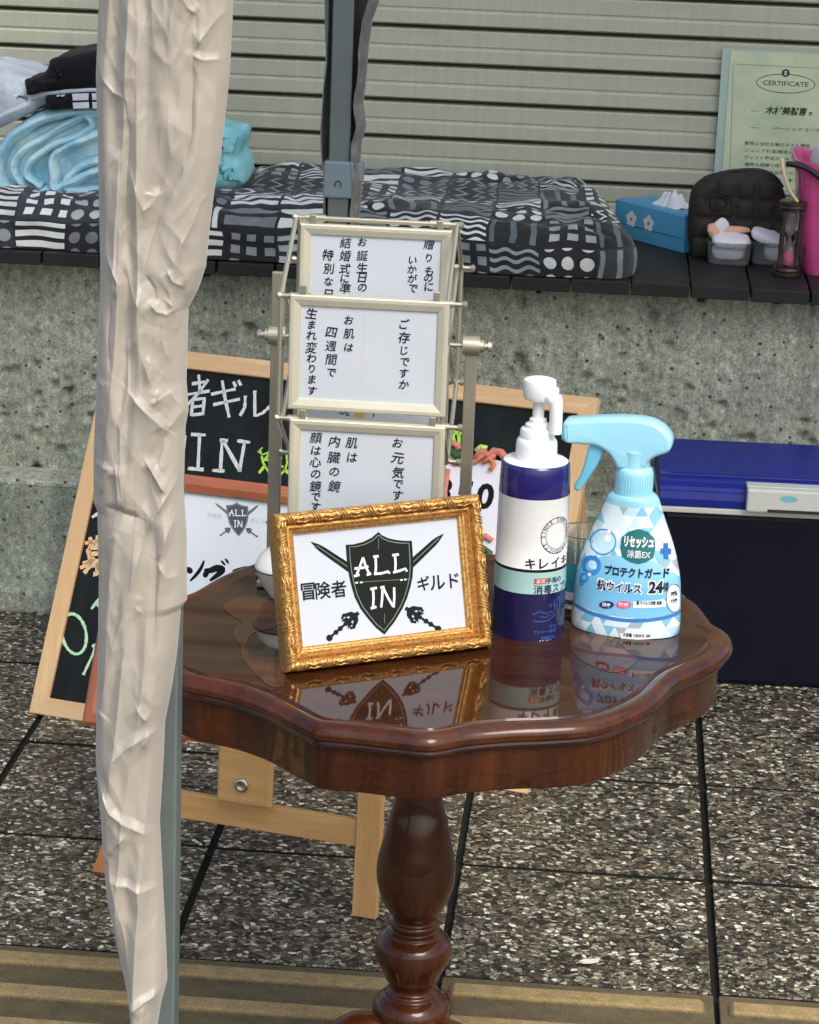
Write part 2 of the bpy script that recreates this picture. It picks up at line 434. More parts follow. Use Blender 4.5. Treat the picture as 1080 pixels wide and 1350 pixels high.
bm = bmesh.new(); bx(bm, (-.545, -.035, .0975), (1.9-.25, .07, .195), bev=.004); pl = obj('plinth', bm, CONC2, wall)
bm = bmesh.new(); bx(bm, (-.545, -.034, .1975), (1.65, .074, .012), bev=.004); obj('plinth_lit_top', bm, concrete_mat('pale_lit_cement', s2l(190, 194, 176), s2l(214, 216, 198), s2l(190, 184, 160)), wall)  # thin added strip; the light on the plinth top is put into its colour
bm = bmesh.new(); bx(bm, (-.545, -.052, .019), (1.65, .104, .04), bev=.006); obj('footing', bm, CONC, wall)

# wooden ledge of planks running back to the shutter
ledge = thing('wooden_ledge', 'dark stained plank ledge on top of the concrete wall', 'ledge', (-.2, LEDGEY, LEDGEZ))
xj = gz(910, 372, LEDGEZ).x
for k in range(-20, 14):
    w_ = .0865; x = xj+k*w_
    bm = bmesh.new(); bx(bm, (x+w_/2+.2, .262, -.0095+random.uniform(-.0008, .0008)), (w_-.0035, .524, .019), bev=.0012); obj('plank', bm, PLANK, ledge)
obj('ledge_bearer', B((0, .30, -.03), (2.9, .42, .022)), PLANK, ledge)

# roller shutter
shut = thing('roller_shutter', 'closed beige ribbed steel roller shutter behind the ledge', 'shutter', (-.2, SHY, LEDGEZ))
pitch = .0598; ztop = .857
prof = [(-.010, 0), (-.010, -.0022), (.0045, -.0032), (.0065, -.0052), (.006, -.0275), (.0035, -.0295), (.0035, -.0312), (.0078, -.0345), (.0074, -.0535), (.002, -.0563), (-.010, -.0568), (-.010, -.0598)]
sm = bpy.data.meshes.new('slat'); bm = bmesh.new()
A = [bm.verts.new((-1.5, -d, z)) for d, z in prof]; Bq = [bm.verts.new((1.5, -d, z)) for d, z in prof]
for i in range(len(prof)-1):
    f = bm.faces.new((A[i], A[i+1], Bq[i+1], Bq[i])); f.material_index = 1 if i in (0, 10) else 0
bmesh.ops.recalc_face_normals(bm, faces=bm.faces[:]); bm.to_mesh(sm); bm.free(); sm.materials.append(SHUT); sm.materials.append(SHDARK)
for k in range(-5, 24):
    z = ztop - k*pitch if k < 5 else None
    if k >= 5: z = ztop + (k-4+5)*pitch
    if z - pitch < LEDGEZ-.062: continue
    o = bpy.data.objects.new('slat', sm); C.objects.link(o); o.parent = shut; o.location = (0, random.uniform(-.0004, .0004), z-LEDGEZ)
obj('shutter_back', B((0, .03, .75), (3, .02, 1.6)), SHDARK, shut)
bm = bmesh.new(); bx(bm, (0, -.002, .011), (3, .026, .02), bev=.003); obj('bottom_bar', bm, SHUT, shut)

# ================================================================= CANOPY TENT
POLE = M('grey_blue_painted_steel', s2l(112, 124, 122), .4, .06, 30, metal=.3)
CLOTH = None
def satin(name, col, rough=.42, sheen=.3):
    m, t, b, tc = newmat(name); v = tc.outputs['Object']
    c = ramp(t, tnoise(t, v, 9, 4), [(.3, tuple(q*.93 for q in col)), (.7, tuple(q*1.05 for q in col))])
    t.links.new(c, b.inputs['Base Color']); b.inputs['Roughness'].default_value = rough
    b.inputs['Sheen Weight'].default_value = sheen; b.inputs['Sheen Roughness'].default_value = .4
    t.links.new(bump(t, tnoise(t, v, 38, 3, .5), .35, .0010, bump(t, tnoise(t, v, 900, 2), .12, .0003)), b.inputs['Normal'])
    return m
CLOTH = satin('beige_satin_polyester', s2l(168, 161, 149)); CLOTHG = satin('grey_polyester', s2l(112, 112, 110), .38)  # the second cloth is a darker, greyer polyester for the rear curtain
tent = thing('canopy_tent', 'canopy tent frame of grey blue square steel poles holding the bunched curtains', 'canopy tent', (-.35, 2.7, 0))
def tent_part(name, bm, m): return obj(name, bm, m, tent)
pf = py(215.5, 1100, 1.955); PFX = pf.x
tent_part('pole', B((PFX+.35-.0, 1.955-2.7, 1.1), (.0255, .0255, 2.2), bev=.002), POLE)
tent_part('foot_plate', B((PFX+.35, 1.955-2.7, .004), (.08, .08, .006), bev=.001), POLE)
RPY = 3.50; pr0 = py(451, 130, RPY)
tent_part('pole', B((pr0.x+.35, RPY-2.7, 1.1), (.029, .029, 2.2), bev=.002), POLE)
tent_part('foot_plate', B((pr0.x+.35, RPY-2.7, .004), (.08, .08, .006), bev=.001), POLE)
a = py(451, 213, RPY-.02); b2 = py(451, 262, RPY-.02)
bm = bmesh.new(); bx(bm, (pr0.x+.35, RPY-2.7, (a.z+b2.z)/2), (.041, .041, a.z-b2.z), bev=.003)
bx(bm, (pr0.x+.35+.026, RPY-2.7-.004, a.z-.015), (.014, .02, .026), bev=.002)
sl_ = tent_part('slider_bracket', bm, M('slider_plastic', s2l(122, 138, 146), .45, .05))
bm = bmesh.new(); cx, cz = 0, 0
tube(bm, [(pr0.x+.35-.004, RPY-2.7-.0212, b2.z+.016), (pr0.x+.35-.004, RPY-2.7-.0212, b2.z+.021), (pr0.x+.35-.002, RPY-2.7-.0212, b2.z+.024), (pr0.x+.35+.002, RPY-2.7-.0212, b2.z+.024), (pr0.x+.35+.004, RPY-2.7-.0212, b2.z+.021), (pr0.x+.35+.004, RPY-2.7-.0212, b2.z+.016)], .0009, 6)
e = obj('embossed_mark', bm, M('slider_dark', s2l(50, 60, 66), .5), tent)
# roof fabric and rails out of the picture above
bm = bmesh.new()
P = [(-.05, -.85, 2.2), (2.5, -.85, 2.2), (2.5, .95, 2.2), (-.05, .95, 2.2)]
vs = [bm.verts.new(p) for p in P]; top = bm.verts.new((1.2, .05, 2.75))
for i in range(4): bm.faces.new((vs[i], vs[(i+1) % 4], top))
rm, t_, b_, _c = newmat('translucent_roof_polyester'); b_.inputs['Base Color'].default_value = (.75, .75, .74, 1); b_.inputs['Roughness'].default_value = .8
tr = t_.nodes.new('ShaderNodeBsdfTranslucent'); tr.inputs[0].default_value = (.9, .9, .88, 1); mx_ = t_.nodes.new('ShaderNodeMixShader'); mx_.inputs[0].default_value = .72
t_.links.new(b_.outputs[0], mx_.inputs[1]); t_.links.new(tr.outputs[0], mx_.inputs[2]); t_.links.new(mx_.outputs[0], t_.nodes['Material Output'].inputs[0])
obj('roof_fabric', bm, rm, tent)
for p, q in zip(P, P[1:]+P[:1]):
    bm = bmesh.new(); tube(bm, [Vector(p)-Vector((0, 0, .02)), Vector(q)-Vector((0, 0, .02))], .012, 6); obj('roof_rail', bm, POLE, tent)
for x, y in ((2.45, -.75), (2.45, .85)): obj('pole', B((x, y, 1.1), (.0255, .0255, 2.2)), POLE, tent)

# ---- front curtain, folded satin
def interp(tab, y):
    if y <= tab[0][0]: return tab[0][1]
    for (a, b), (c, d) in zip(tab, tab[1:]):
        if y <= c: return b+(d-b)*(y-a)/(c-a)
    return tab[-1][1]
LT = [(-60, 131), (0, 131), (100, 127), (200, 130), (250, 131), (350, 133), (380, 133), (430, 131), (500, 128), (600, 124), (660, 124), (671, 129), (760, 131), (850, 130), (930, 128), (1000, 127), (1100, 136), (1180, 142), (1240, 155), (1300, 168), (1350, 178), (1420, 190)]
RT = [(-60, 310), (0, 308), (60, 305), (100, 303), (200, 292), (250, 283), (300, 277), (350, 272), (380, 262), (405, 249), (500, 246), (540, 249), (560, 245), (640, 242), (700, 246), (790, 247), (800, 239), (850, 235), (900, 228), (950, 218), (1000, 216), (1080, 211), (1160, 215), (1240, 219), (1290, 221), (1320, 213), (1350, 208), (1420, 200)]
CR = [  # (polyline in the picture, amplitude, width one side, width other side)
 ([(153, -20), (155, 20), (161, 45), (150, 66), (141, 86)], -1.2, 6, 10), ([(127, 66), (133, 80), (142, 100), (157, 117), (173, 123)], 1.6, 5, 8),
 ([(170, 80), (172, 110), (179, 163), (177, 200), (174, 253), (170, 330)], -1.8, 5, 14), ([(179, 163), (176, 130), (170, 90)], 1.2, 8, 4),
 ([(167, 193), (155, 210), (142, 232), (134, 250)], 1.6, 4, 10), ([(179, 215), (190, 245), (199, 269), (208, 262), (215, 250), (222, 252)], 1.6, 4, 9),
 ([(261, 55), (260, 110), (259, 171), (252, 200), (244, 222), (230, 250), (218, 275), (208, 305), (200, 345)], -2.0, 4, 12),
 ([(244, -20), (256, 5), (266, 14)], 1.6, 4, 7), ([(259, 67), (275, 75), (303, 74)], 1.3, 3, 8), ([(303, 8), (285, 30), (262, 62)], 1.5, 4, 9), ([(285, 244), (270, 262), (260, 290), (245, 320), (240, 350)], 1.4, 4, 9),
 ([(165, 200), (163, 260), (160, 300), (158, 362)], 1.4, 4, 8), ([(172, 330), (182, 375), (195, 395)], 1.4, 5, 9), ([(148, 330), (158, 350), (166, 366), (160, 385)], 1.4, 4, 6),
 ([(154, 385), (150, 440), (154, 478)], -1.5, 4, 7), ([(196, 372), (190, 410), (186, 440), (176, 460)], 1.4, 4, 8), ([(205, 385), (216, 400), (228, 405), (242, 398)], 1.8, 4, 7),
 ([(224, 385), (236, 396), (240, 420), (236, 432)], 1.4, 3, 5), ([(228, 346), (236, 362), (250, 372)], 1.5, 4, 6), ([(200, 352), (212, 372), (214, 392)], -1.3, 4, 6),
 ([(177, 430), (178, 503), (172, 530), (168, 548), (168, 611), (170, 640)], 1.8, 3, 7), ([(178, 505), (196, 524), (215, 545), (226, 560)], 2.0, 3, 16),
 ([(226, 560), (238, 545), (247, 530)], 1.3, 4, 6), ([(226, 559), (219, 582), (212, 606)], -1.4, 3, 8), ([(200, 594), (212, 616), (226, 641)], 2.4, 3, 4),
 ([(128, 500), (140, 497), (146, 500)], 1.2, 3, 6), ([(146, 500), (138, 530), (133, 560)], 1.3, 4, 8), ([(217, 503), (216, 515), (212, 520), (224, 512)], 1.8, 3, 5), ([(228, 505), (236, 520), (247, 533)], 1.6, 3, 5),
 ([(159, 604), (148, 622), (137, 641)], 1.6, 3, 7), ([(127, 604), (140, 606), (158, 605)], 1.3, 3, 5), ([(147, 659), (165, 661), (180, 667), (192, 671)], -2.0, 3, 8),
 ([(165, 656), (164, 630), (162, 600)], 1.5, 3, 8), ([(242, 620), (230, 640), (214, 665), (198, 698)], 2.2, 3, 7), ([(198, 698), (190, 730), (175, 785), (159, 837), (147, 885), (138, 926)], 2.0, 4, 14),
 ([(236, 671), (226, 700), (214, 728)], 1.8, 3, 6), ([(212, 698), (214, 728), (212, 800), (210, 880)], -1.2, 4, 9), ([(214, 728), (228, 750), (246, 752)], 1.2, 4, 8), ([(192, 770), (186, 785), (196, 795)], .8, 5, 8),
 ([(128, 925), (134, 934), (140, 925)], 1.8, 4, 8), ([(189, 914), (196, 926), (203, 935)], 1.4, 4, 8), ([(148, 1005), (158, 985), (176, 968), (198, 956), (218, 945)], 1.6, 4, 8), ([(195, 972), (205, 955), (216, 950)], 1.2, 3, 5),
 ([(133, 1008), (143, 1030), (155, 1052), (180, 1070), (210, 1089)], 2.4, 3, 12), ([(176, 1081), (162, 1095), (150, 1112)], 1.6, 4, 7), ([(132, 1093), (140, 1110), (150, 1120)], 1.3, 4, 7),
 ([(155, 1145), (180, 1152), (215, 1161)], 1.8, 3, 12), ([(150, 1130), (158, 1160), (172, 1220), (180, 1280)], 1.2, 6, 12), ([(179, 1310), (195, 1300), (218, 1292)], 2.2, 3, 6), ([(222, 1160), (215, 1200), (214, 1270)], -1, 4, 8),
 ([(200, 1300), (196, 1330), (186, 1360)], 1.5, 3, 8), ([(140, 730), (150, 700), (165, 690)], .8, 8, 10), ([(230, 470), (222, 440), (226, 400)], 1, 5, 8), ([(200, 460), (210, 470), (205, 500)], .8, 6, 10),
 ([(290, -20), (292, 60), (289, 130), (283, 200), (276, 260)], .7, 2, 2), ([(210, 10), (190, 60), (176, 120)], .9, 10, 16), ([(225, 30), (232, 100), (226, 160)], -.8, 12, 18), ([(200, 640), (205, 760), (195, 900)], .6, 10, 20)]
def curtain(name, label, LTt, RTt, CRs, YC, y0, y1, depth, mt, nu=190, nv=900, open_front=False, zext=None):
    cells = {}
    segs = []
    for pl_, amp, w1, w2 in CRs:
        n = len(pl_)
        for i in range(n-1):
            (ax, ay), (bx_, by_) = pl_[i], pl_[i+1]
            t0 = i/(n-1); t1 = (i+1)/(n-1); segs.append((ax, ay, bx_-ax, by_-ay, amp, w1, w2, t0, t1))
    bm = bmesh.new(); uvl = bm.loops.layers.uv.new('UV'); rows = []
    YL = [-1250+(y0+1250)*k/120 for k in range(120)]+[y0+(y1-y0)*k/nv for k in range(nv+1)]
    for y in YL:
        l, r = interp(LTt, y), interp(RTt, y); row = []
        near = [s for s in segs if min(s[1], s[1]+s[3])-40 < y < max(s[1], s[1]+s[3])+40]
        for i in range(nu+1):
            u = i/nu; ue = .5-.5*cos(pi*u)*.5-.25*cos(pi*u)*0 - (0.0)
            ue = u*.5+.25*(1-cos(pi*u)); x = l+(r-l)*ue; d = 0
            best = {}
            for (ax, ay, dx, dy, amp, w1, w2, t0, t1) in near:
                L2 = dx*dx+dy*dy; t = ((x-ax)*dx+(y-ay)*dy)/L2; tcl = min(1, max(0, t))
                ex, ey = x-ax-dx*tcl, y-ay-dy*tcl; dist = sqrt(ex*ex+ey*ey)
                if dist > 45: continue
                side = (ex*dy-ey*dx) > 0; ww = (w1 if side else w2)*.95
                tg = t0+(t1-t0)*tcl; en = min(1, 4*tg+.25, 4*(1-tg)+.25)
                val = amp*en*(.55*max(0, 1-dist/(ww*3.0))+.45*exp(-dist/(ww*.6)))
                if abs(val) > .02:
                    kk = (amp, w1, w2)
                    if abs(val) > abs(best.get(kk, 0)): best[kk] = val
            d = sum(best.values())
            edge = min(1, 5*ue+.1, 5*(1-ue)+.1)
            bulge = depth*sqrt(max(0, 1-(2*ue-1)**2))
            q1, q2 = (x*.92+y*.28), (y*.92-x*.28); q3, q4 = (x*.85-y*.36), (y*.85+x*.36)
            mk = min(1, max(0, .5+1.6*noise.noise(Vector((x/55, y/120, 20))))); mk2 = min(1, max(0, .4+2*noise.noise(Vector((x/45, y/70, 31)))))
            nzv = .0055*fbm(x/42, y/260, 1, 2) + .0040*(1-abs(noise.noise(Vector((x/30+y/700, y/420, 3))))*2.4) + mk*.0018*(1-abs(noise.noise(Vector((q3/26, q4/120, 8))))*2.2) + mk2*.0010*(1-abs(noise.noise(Vector((q1/15, q2/38, 12))))*2)
            p = py(x, y, YC); k_ = .0025
            row.append(bm.verts.new((p.x, YC-bulge-(d*k_*edge)-nzv*edge, p.z)))
        rows.append(row)
    # back of the bunch
    back = []
    for j in range(0, len(YL), 6):
        y = YL[j]; l, r = interp(LTt, y), interp(RTt, y); row = [rows[j][0]]
        for i in range(1, 12):
            ue = i/12; x = l+(r-l)*ue; p = py(x, y, YC)
            row.append(bm.verts.new((p.x, YC+depth*.9*sin(pi*ue)+.004*sin(i*2.1+j*.01)*sin(pi*ue), p.z)))
        row.append(rows[j][-1]); back.append(row)
    for A, Bq in zip(rows, rows[1:]):
        for i in range(nu): bm.faces.new((A[i], A[i+1], Bq[i+1], Bq[i]))
    for A, Bq in zip(back, back[1:]):
        for i in range(12): bm.faces.new((A[i+1], A[i], Bq[i], Bq[i+1]))
    o = obj(name, bm, mt, None, smooth=True, keep=True)
    return o
cur = curtain('curtain', '', LT, RT, CR, 1.905, -60, 1352, .026, CLOTH)
tag(cur, 'long beige satin curtain bunched around the front tent pole', 'curtain')

# ---- rear curtain: C-shaped wrap round the back of the rear pole
def rear_curtain():
    bm = bmesh.new(); nu, nv = 70, 300; rows = []
    Lt = [(-60, 427), (0, 427), (80, 429), (120, 425), (165, 423), (205, 423), (245, 427), (285, 425), (330, 426)]
    Rt = [(-60, 506), (0, 501), (25, 492), (60, 487), (100, 484), (135, 480), (163, 484), (185, 478), (212, 476), (245, 478), (285, 475), (330, 474)]
    for y in [-950+890*k/60 for k in range(60)]+[-60+390*k/nv for k in range(nv+1)]:
        l, r = interp(Lt, y), interp(Rt, y); row = []
        pl_, pr_ = py(l, y, RPY), py(r, y, RPY); cx, rx = (pl_.x+pr_.x)/2, (pr_.x-pl_.x)/2
        for i in range(nu+1):
            a = radians(215)-radians(268)*i/nu       # from the front left, round the back, to the front right
            rr = 1+.08*sin(a*5+y*.012)+.07*fbm(a*2, y/50, 2, 2)
            if i > nu*.72: rr += .12*fbm(a*4, y/30, 9, 2)
            row.append(bm.verts.new((cx+rx*cos(a)*(1 if abs(cos(a)) > .9 else rr)*.98, RPY+.028*sin(a)*rr-.0, pl_.z+(pr_.z-pl_.z)*.5)))
        rows.append(row)
    for A, Bq in zip(rows, rows[1:]):
        for i in range(nu): bm.faces.new((A[i], A[i+1], Bq[i+1], Bq[i]))
    return obj('curtain', bm, CLOTHG, None, smooth=True, keep=True)
tag(rear_curtain(), 'dark grey crumpled curtain wrapped behind the rear tent pole', 'curtain')
# ================================================================= CHALKBOARD
PINE = wood('pale_pine', s2l(206, 168, 118), s2l(232, 200, 152), 1.2, 'X', .5); PINEY = wood('pale_pine_upright', s2l(206, 168, 118), s2l(232, 200, 152), 1.2, 'Y', .5)
PINEZ = wood('golden_pine_upright', s2l(196, 150, 92), s2l(226, 182, 122), 1.0, 'Y', .42, .3); PINEX = wood('golden_pine_rail', s2l(196, 150, 92), s2l(226, 182, 122), 1.0, 'X', .42, .3)
def board_mat():
    m, t, b, tc = newmat('chalkboard_green_black'); v = tc.outputs['Object']
    c = ramp(t, tnoise(t, mapping(t, v, (3, 1, 1), (0, 0, .5)), 7, 6, .65), [(.35, s2l(12, 15, 15)), (.75, s2l(30, 38, 36))])
    t.links.new(c, b.inputs['Base Color']); b.inputs['Roughness'].default_value = .6; b.inputs['Specular IOR Level'].default_value = .2
    t.links.new(bump(t, tnoise(t, v, 300, 3), .15, .0003), b.inputs['Normal']); return m
BOARD = board_mat()
def chalk(name, col):
    m, t, b, tc = newmat(name); v = tc.outputs['Object']
    n = ramp(t, tnoise(t, v, 900, 3, .7), [(.35, tuple(c*.35 for c in col)), (.52, col)])
    t.links.new(n, b.inputs['Base Color']); b.inputs['Roughness'].default_value = .95; return m
CHW = chalk('white_chalk', (.75, .78, .74)); CHO = chalk('peach_chalk', s2l(240, 200, 150)); CHG = chalk('mint_chalk', s2l(190, 235, 190)); CHN = chalk('lime_chalk', s2l(190, 240, 90))
MB_ = rect_matrix((-.7572, 3.259, .001), -.2449, .5006); BW, BH = .7118, .533
cb = frame_thing('chalkboard', 'large pine framed chalkboard leaning back behind the table with chalk lettering', 'chalkboard', MB_)
rail_frame(cb, BW, BH, [(0, -.016), (0, -.001), (.001, 0), (.0235, 0), (.0245, -.001), (.0245, -.016)], [PINE, PINEY])
obj('writing_panel', B((BW/2, BH/2, -.009), (BW-.046, BH-.046, .006)), BOARD, cb)
for x in (.03, BW-.03):
    bm = bmesh.new(); tp = Vector((x, BH-.03, -.022)); inv = MB_.inverted(); g = MB_ @ tp; d = MB_.col[2].to_3d()*-1; ft = Vector((g.x+.12*.24, g.y+.27, .002))
    tube(bm, [tp, inv @ ft], .010, 4); obj('rear_leg', bm, PINEY, cb)
def zc(u, v): return loc2(MB_, u/2.25, 400+v/2.25)
def chalk_part(name, m, lines, wd, cat=None):
    bm = bmesh.new()
    for L in lines:
        P = [zc(*p) for p in L]; Q = []
        for a, b in zip(P, P[1:]):
            for k in range(4): Q.append((a[0]+(b[0]-a[0])*k/4, a[1]+(b[1]-a[1])*k/4))
        Q.append(P[-1]); stroke(bm, Q, wd, -.0058, wob=.25)
    return obj(name, bm, m, cb)
# earlier characters of the heading, hidden by the curtain in the photograph, are continued from its logo
hd = [[(565, 235), (610, 228)], [(585, 208), (590, 262)], [(545, 268), (618, 256)], [(614, 222), (585, 262), (548, 302)], [(568, 282), (563, 330)], [(568, 282), (602, 278), (598, 327)], [(566, 304), (600, 300)], [(563, 328), (600, 323)],
      [(622, 266), (695, 250)], [(628, 297), (708, 280)], [(655, 225), (664, 280), (676, 335)], [(688, 228), (696, 244)], [(703, 224), (711, 240)],
      [(724, 270), (722, 305), (708, 330)], [(752, 255), (752, 331), (775, 322), (797, 302)], [(815, 296), (815, 345)], [(818, 312), (835, 322)]]
for (dx, txt) in ((0, None),): chalk_part('chalk_heading', CHW, hd, .0042)
chalk_part('chalk_word', CHW, [[(562, 385), (606, 387)], [(588, 387), (583, 487)], [(553, 486), (600, 490)], [(655, 402), (650, 492)], [(648, 402), (672, 404)], [(657, 403), (708, 494)], [(722, 406), (706, 496)], [(700, 404), (738, 409)], [(626, 492), (662, 494)],
     [(545, 388), (535, 470), (520, 485)]], .0048)
chalk_part('chalk_notice', CHO, [[(247, 708), (296, 702), (330, 699)], [(262, 690), (268, 718)], [(286, 685), (283, 716)], [(256, 724), (263, 760)], [(256, 724), (302, 720), (298, 756)], [(260, 741), (300, 738)], [(240, 768), (305, 757)], [(276, 752), (255, 772), (233, 782)], [(262, 776), (305, 771)], [(262, 776), (245, 798)], [(286, 768), (283, 800), (272, 800)], [(282, 780), (305, 796)]], .0062)
chalk_part('chalk_tick', CHW, [[(268, 632), (292, 616)]], .005)
el = [(215+36*cos(a*.26+2.2)+8*sin(a*.26+2.2)*-.9, 978-60*sin(a*.26+2.2)) for a in range(25)]
chalk_part('chalk_letters', CHG, [el, [(286, 998), (268, 1045), (242, 1100)], [(270, 1010), (280, 1022), (300, 1030)], [(266, 904), (280, 886), (292, 872)], [(280, 888), (300, 902)], [(305, 1000), (300, 1075)], [(330, 1000), (345, 1060), (375, 1075)]], .0042)
bm = bmesh.new()
shl = [(768, 428), (772, 446), (790, 440), (803, 428), (815, 441), (840, 436), (846, 446), (848, 470), (842, 490), (826, 508), (806, 504), (790, 492), (778, 472), (772, 450)]
for L, wd in ((shl, .0028), ([(776, 446), (762, 436), (775, 424)], .0022), ([(846, 438), (860, 428), (850, 424)], .0022), ([(782, 478), (764, 500)], .0045), ([(838, 488), (856, 502)], .0045)):
    stroke(bm, [zc(*p) for p in L], wd, -.0058, wob=.2)
p = zc(808, 462); text(bm, 'ALL', p[0], p[1], h=.014, wd=.034, bold=.03, z=-.0057, rot=-.1); p = zc(810, 490); text(bm, 'IN', p[0], p[1], h=.013, bold=.03, z=-.0057, rot=-.1)
obj('chalk_shield', bm, CHN, cb)
bm = bmesh.new()
for L in ([(599, 560), (596, 575), (601, 590), (597, 606)], [(603, 562), (604, 580), (602, 604)], [(596, 568), (607, 571)], [(597, 584), (606, 588)]):
    stroke(bm, [loc2(MB_, *q) for q in L], .0038, -.0058, wob=.3)
obj('chalk_scribble', bm, CHN, cb)

# price card stuck on the board
WHITEP = M('white_card', (.78, .79, .84), .55, .02); INK = M('black_ink', (.008, .008, .010), .6, .1, spec=.15)
MC = MB_ @ Matrix.Translation((0, 0, 0)); c0 = loc2(MB_, 592, 765); c1 = loc2(MB_, 668, 770); c2 = loc2(MB_, 660, 600); c3 = loc2(MB_, 596, 598)
card = frame_thing('price_card', 'white price card reading 350 with pink and green border on the chalkboard', 'price card', MB_ @ Matrix.Translation(((c0[0]+c1[0])/2-.012, c0[1], .002)))
def cc(x, y): q = loc2(MB_, x, y); return (q[0]-(c0[0]+c1[0])/2+.012, q[1]-c0[1])
bm = bmesh.new(); cw = .112; chh = cc(630, 604)[1]
bx(bm, (-.016, chh/2, .0), (cw+.034, chh, .0015), bev=.0006); obj('card', bm, WHITEP, card)
bm = bmesh.new()
p = cc(640.5, 655); text(bm, '0', p[0], p[1], h=.036, wd=.024, bold=.035, z=.0012); text(bm, '5', p[0]-.029, p[1], h=.036, wd=.022, bold=.03, z=.0012); text(bm, '3', p[0]-.058, p[1], h=.036, wd=.022, bold=.03, z=.0012)
obj('lettering', bm, INK, card)
SAL = M('salmon_foam', s2l(205, 125, 110), .6); GRN = M('dark_green_foam', s2l(52, 100, 52), .6); LIM = M('lime_foam', s2l(190, 215, 110), .6); ORG = M('orange_foam', s2l(225, 130, 80), .6)
def blob(m, pts, r, z=.004, nm='border_ornament'):
    bm = bmesh.new(); tube(bm, [(*cc(*q), z) for q in pts], r, 8); return obj(nm, bm, m, card, smooth=True)
blob(SAL, [(598, 611), (612, 612), (628, 610), (642, 600), (655, 604)], .0042); blob(SAL, [(628, 607), (636, 596), (646, 602), (652, 596), (662, 598), (668, 606)], .0055)
blob(LIM, [(629, 597), (636, 591), (644, 593)], .0038, .006); blob(GRN, [(596, 596), (604, 603), (614, 600), (622, 604)], .0055, .006); blob(SAL, [(592, 590), (601, 586), (608, 594)], .0045, .005)
blob(ORG, [(638, 612), (648, 606), (654, 614), (648, 622)], .0035, .006); blob(SAL, [(630, 714), (642, 708), (650, 714)], .004); blob(GRN, [(632, 735), (640, 724), (648, 730), (642, 740), (634, 744)], .0048, .006)
blob(ORG, [(634, 752), (644, 752), (650, 758)], .0055, .005); blob(SAL, [(640, 770), (652, 768), (660, 760)], .005)
blob(SAL, [(592, 620), (588, 650), (590, 690), (588, 720)], .0035)

# ================================================================= EASEL WITH POSTER
ME = rect_matrix((-.5600, 2.765, .001), -.2212, .06)
ez = frame_thing('easel', 'golden pine easel standing on the paving with a white poster behind the table', 'easel', ME)
le = lambda x, y: loc2(ME, x, y)
Lx = le(469.5, 1130)[0]; Rx = le(502, 1130)[0]; lw = Rx-Lx
y0b, y1b = le(238, 1077)[1], le(238, 1043)[1]
obj('leg', B(((Lx+Rx)/2, .19, 0), (lw, .38, .012), bev=.0012), PINEZ, ez)
bm = bmesh.new(); prism(bm, [(-.006, .000), (.014, .0), (.070, .165), (.050, .165)], -.005, .005); obj('leg', bm, wood('orange_pine_leg', s2l(188, 118, 66), s2l(214, 146, 92), 1, 'Y', .42, .3), ez)
obj('crossbar', B(((lw-.003+Lx)/2, (y0b+y1b)/2, -.001), (Lx-lw+.003, y1b-y0b, .010), bev=.001), PINEX, ez)
a, b2 = le(291, 1052), le(366, 1000)
bm = bmesh.new(); bx(bm, ((a[0]+b2[0])/2, a[1]+.045, .011), (b2[0]-a[0], .09, .009), bev=.004); obj('swing_bracket', bm, PINEX, ez)
q = le(325, 1030); bm = bmesh.new(); lathe(bm, [(.0085, 0), (.0085, .0015), (.0075, .0028), (.005, .0034), (.004, .0026), (0.0002, .0026)], 24, (q[0], q[1], .0156)); obj('bolt', bm, M('zinc_bolt', (.6, .55, .45), .25, .1, metal=1), ez, smooth=True)
for x in (lw/2, (Lx+Rx)/2):
    bm = bmesh.new(); tube(bm, [(x, .36, -.02), ME.inverted() @ Vector((ME @ Vector((x, 0, 0))).to_tuple()[:2]+(.002,)) + Vector((0, 0, -.22))], .009, 4); obj('rear_leg', bm, PINEZ, ez)
CHER = wood('cherry_stained_rail', s2l(160, 88, 52), s2l(196, 120, 78), 1.2, 'X', .35, .4); CHERY = wood('cherry_stained_stile', s2l(160, 88, 52), s2l(196, 120, 78), 1.2, 'Y', .35, .4)
pb = le(115, 953)
MP = ME @ Matrix.Translation((pb[0], pb[1], .008)) @ Matrix.Rotation(-.36, 4, 'X')
PH = loc2(MP, 243, 626)[1]; PWd = .375
po = frame_thing('poster_board', 'white poster with small shield logo in cherry wood frame on the pine easel', 'poster', MP)
rail_frame(po, PWd, PH, [(0, -.002), (0, .008), (.004, .012), (.012, .013), (.019, .010), (.021, .005), (.021, -.002)], [CHER, CHERY])
lp = lambda x, y: loc2(MP, x, y)
obj('poster_sheet', B((PWd/2, PH/2, .0015), (PWd-.04, PH-.04, .002)), M('poster_paper', (.70, .75, .78), .35, .02, coat=.4), po)
GREYINK = M('grey_print', s2l(70, 80, 84), .5); GREYL = M('pale_grey_print', s2l(176, 190, 200), .5); WHT = M('white_print', (.8, .82, .84), .5, .02)

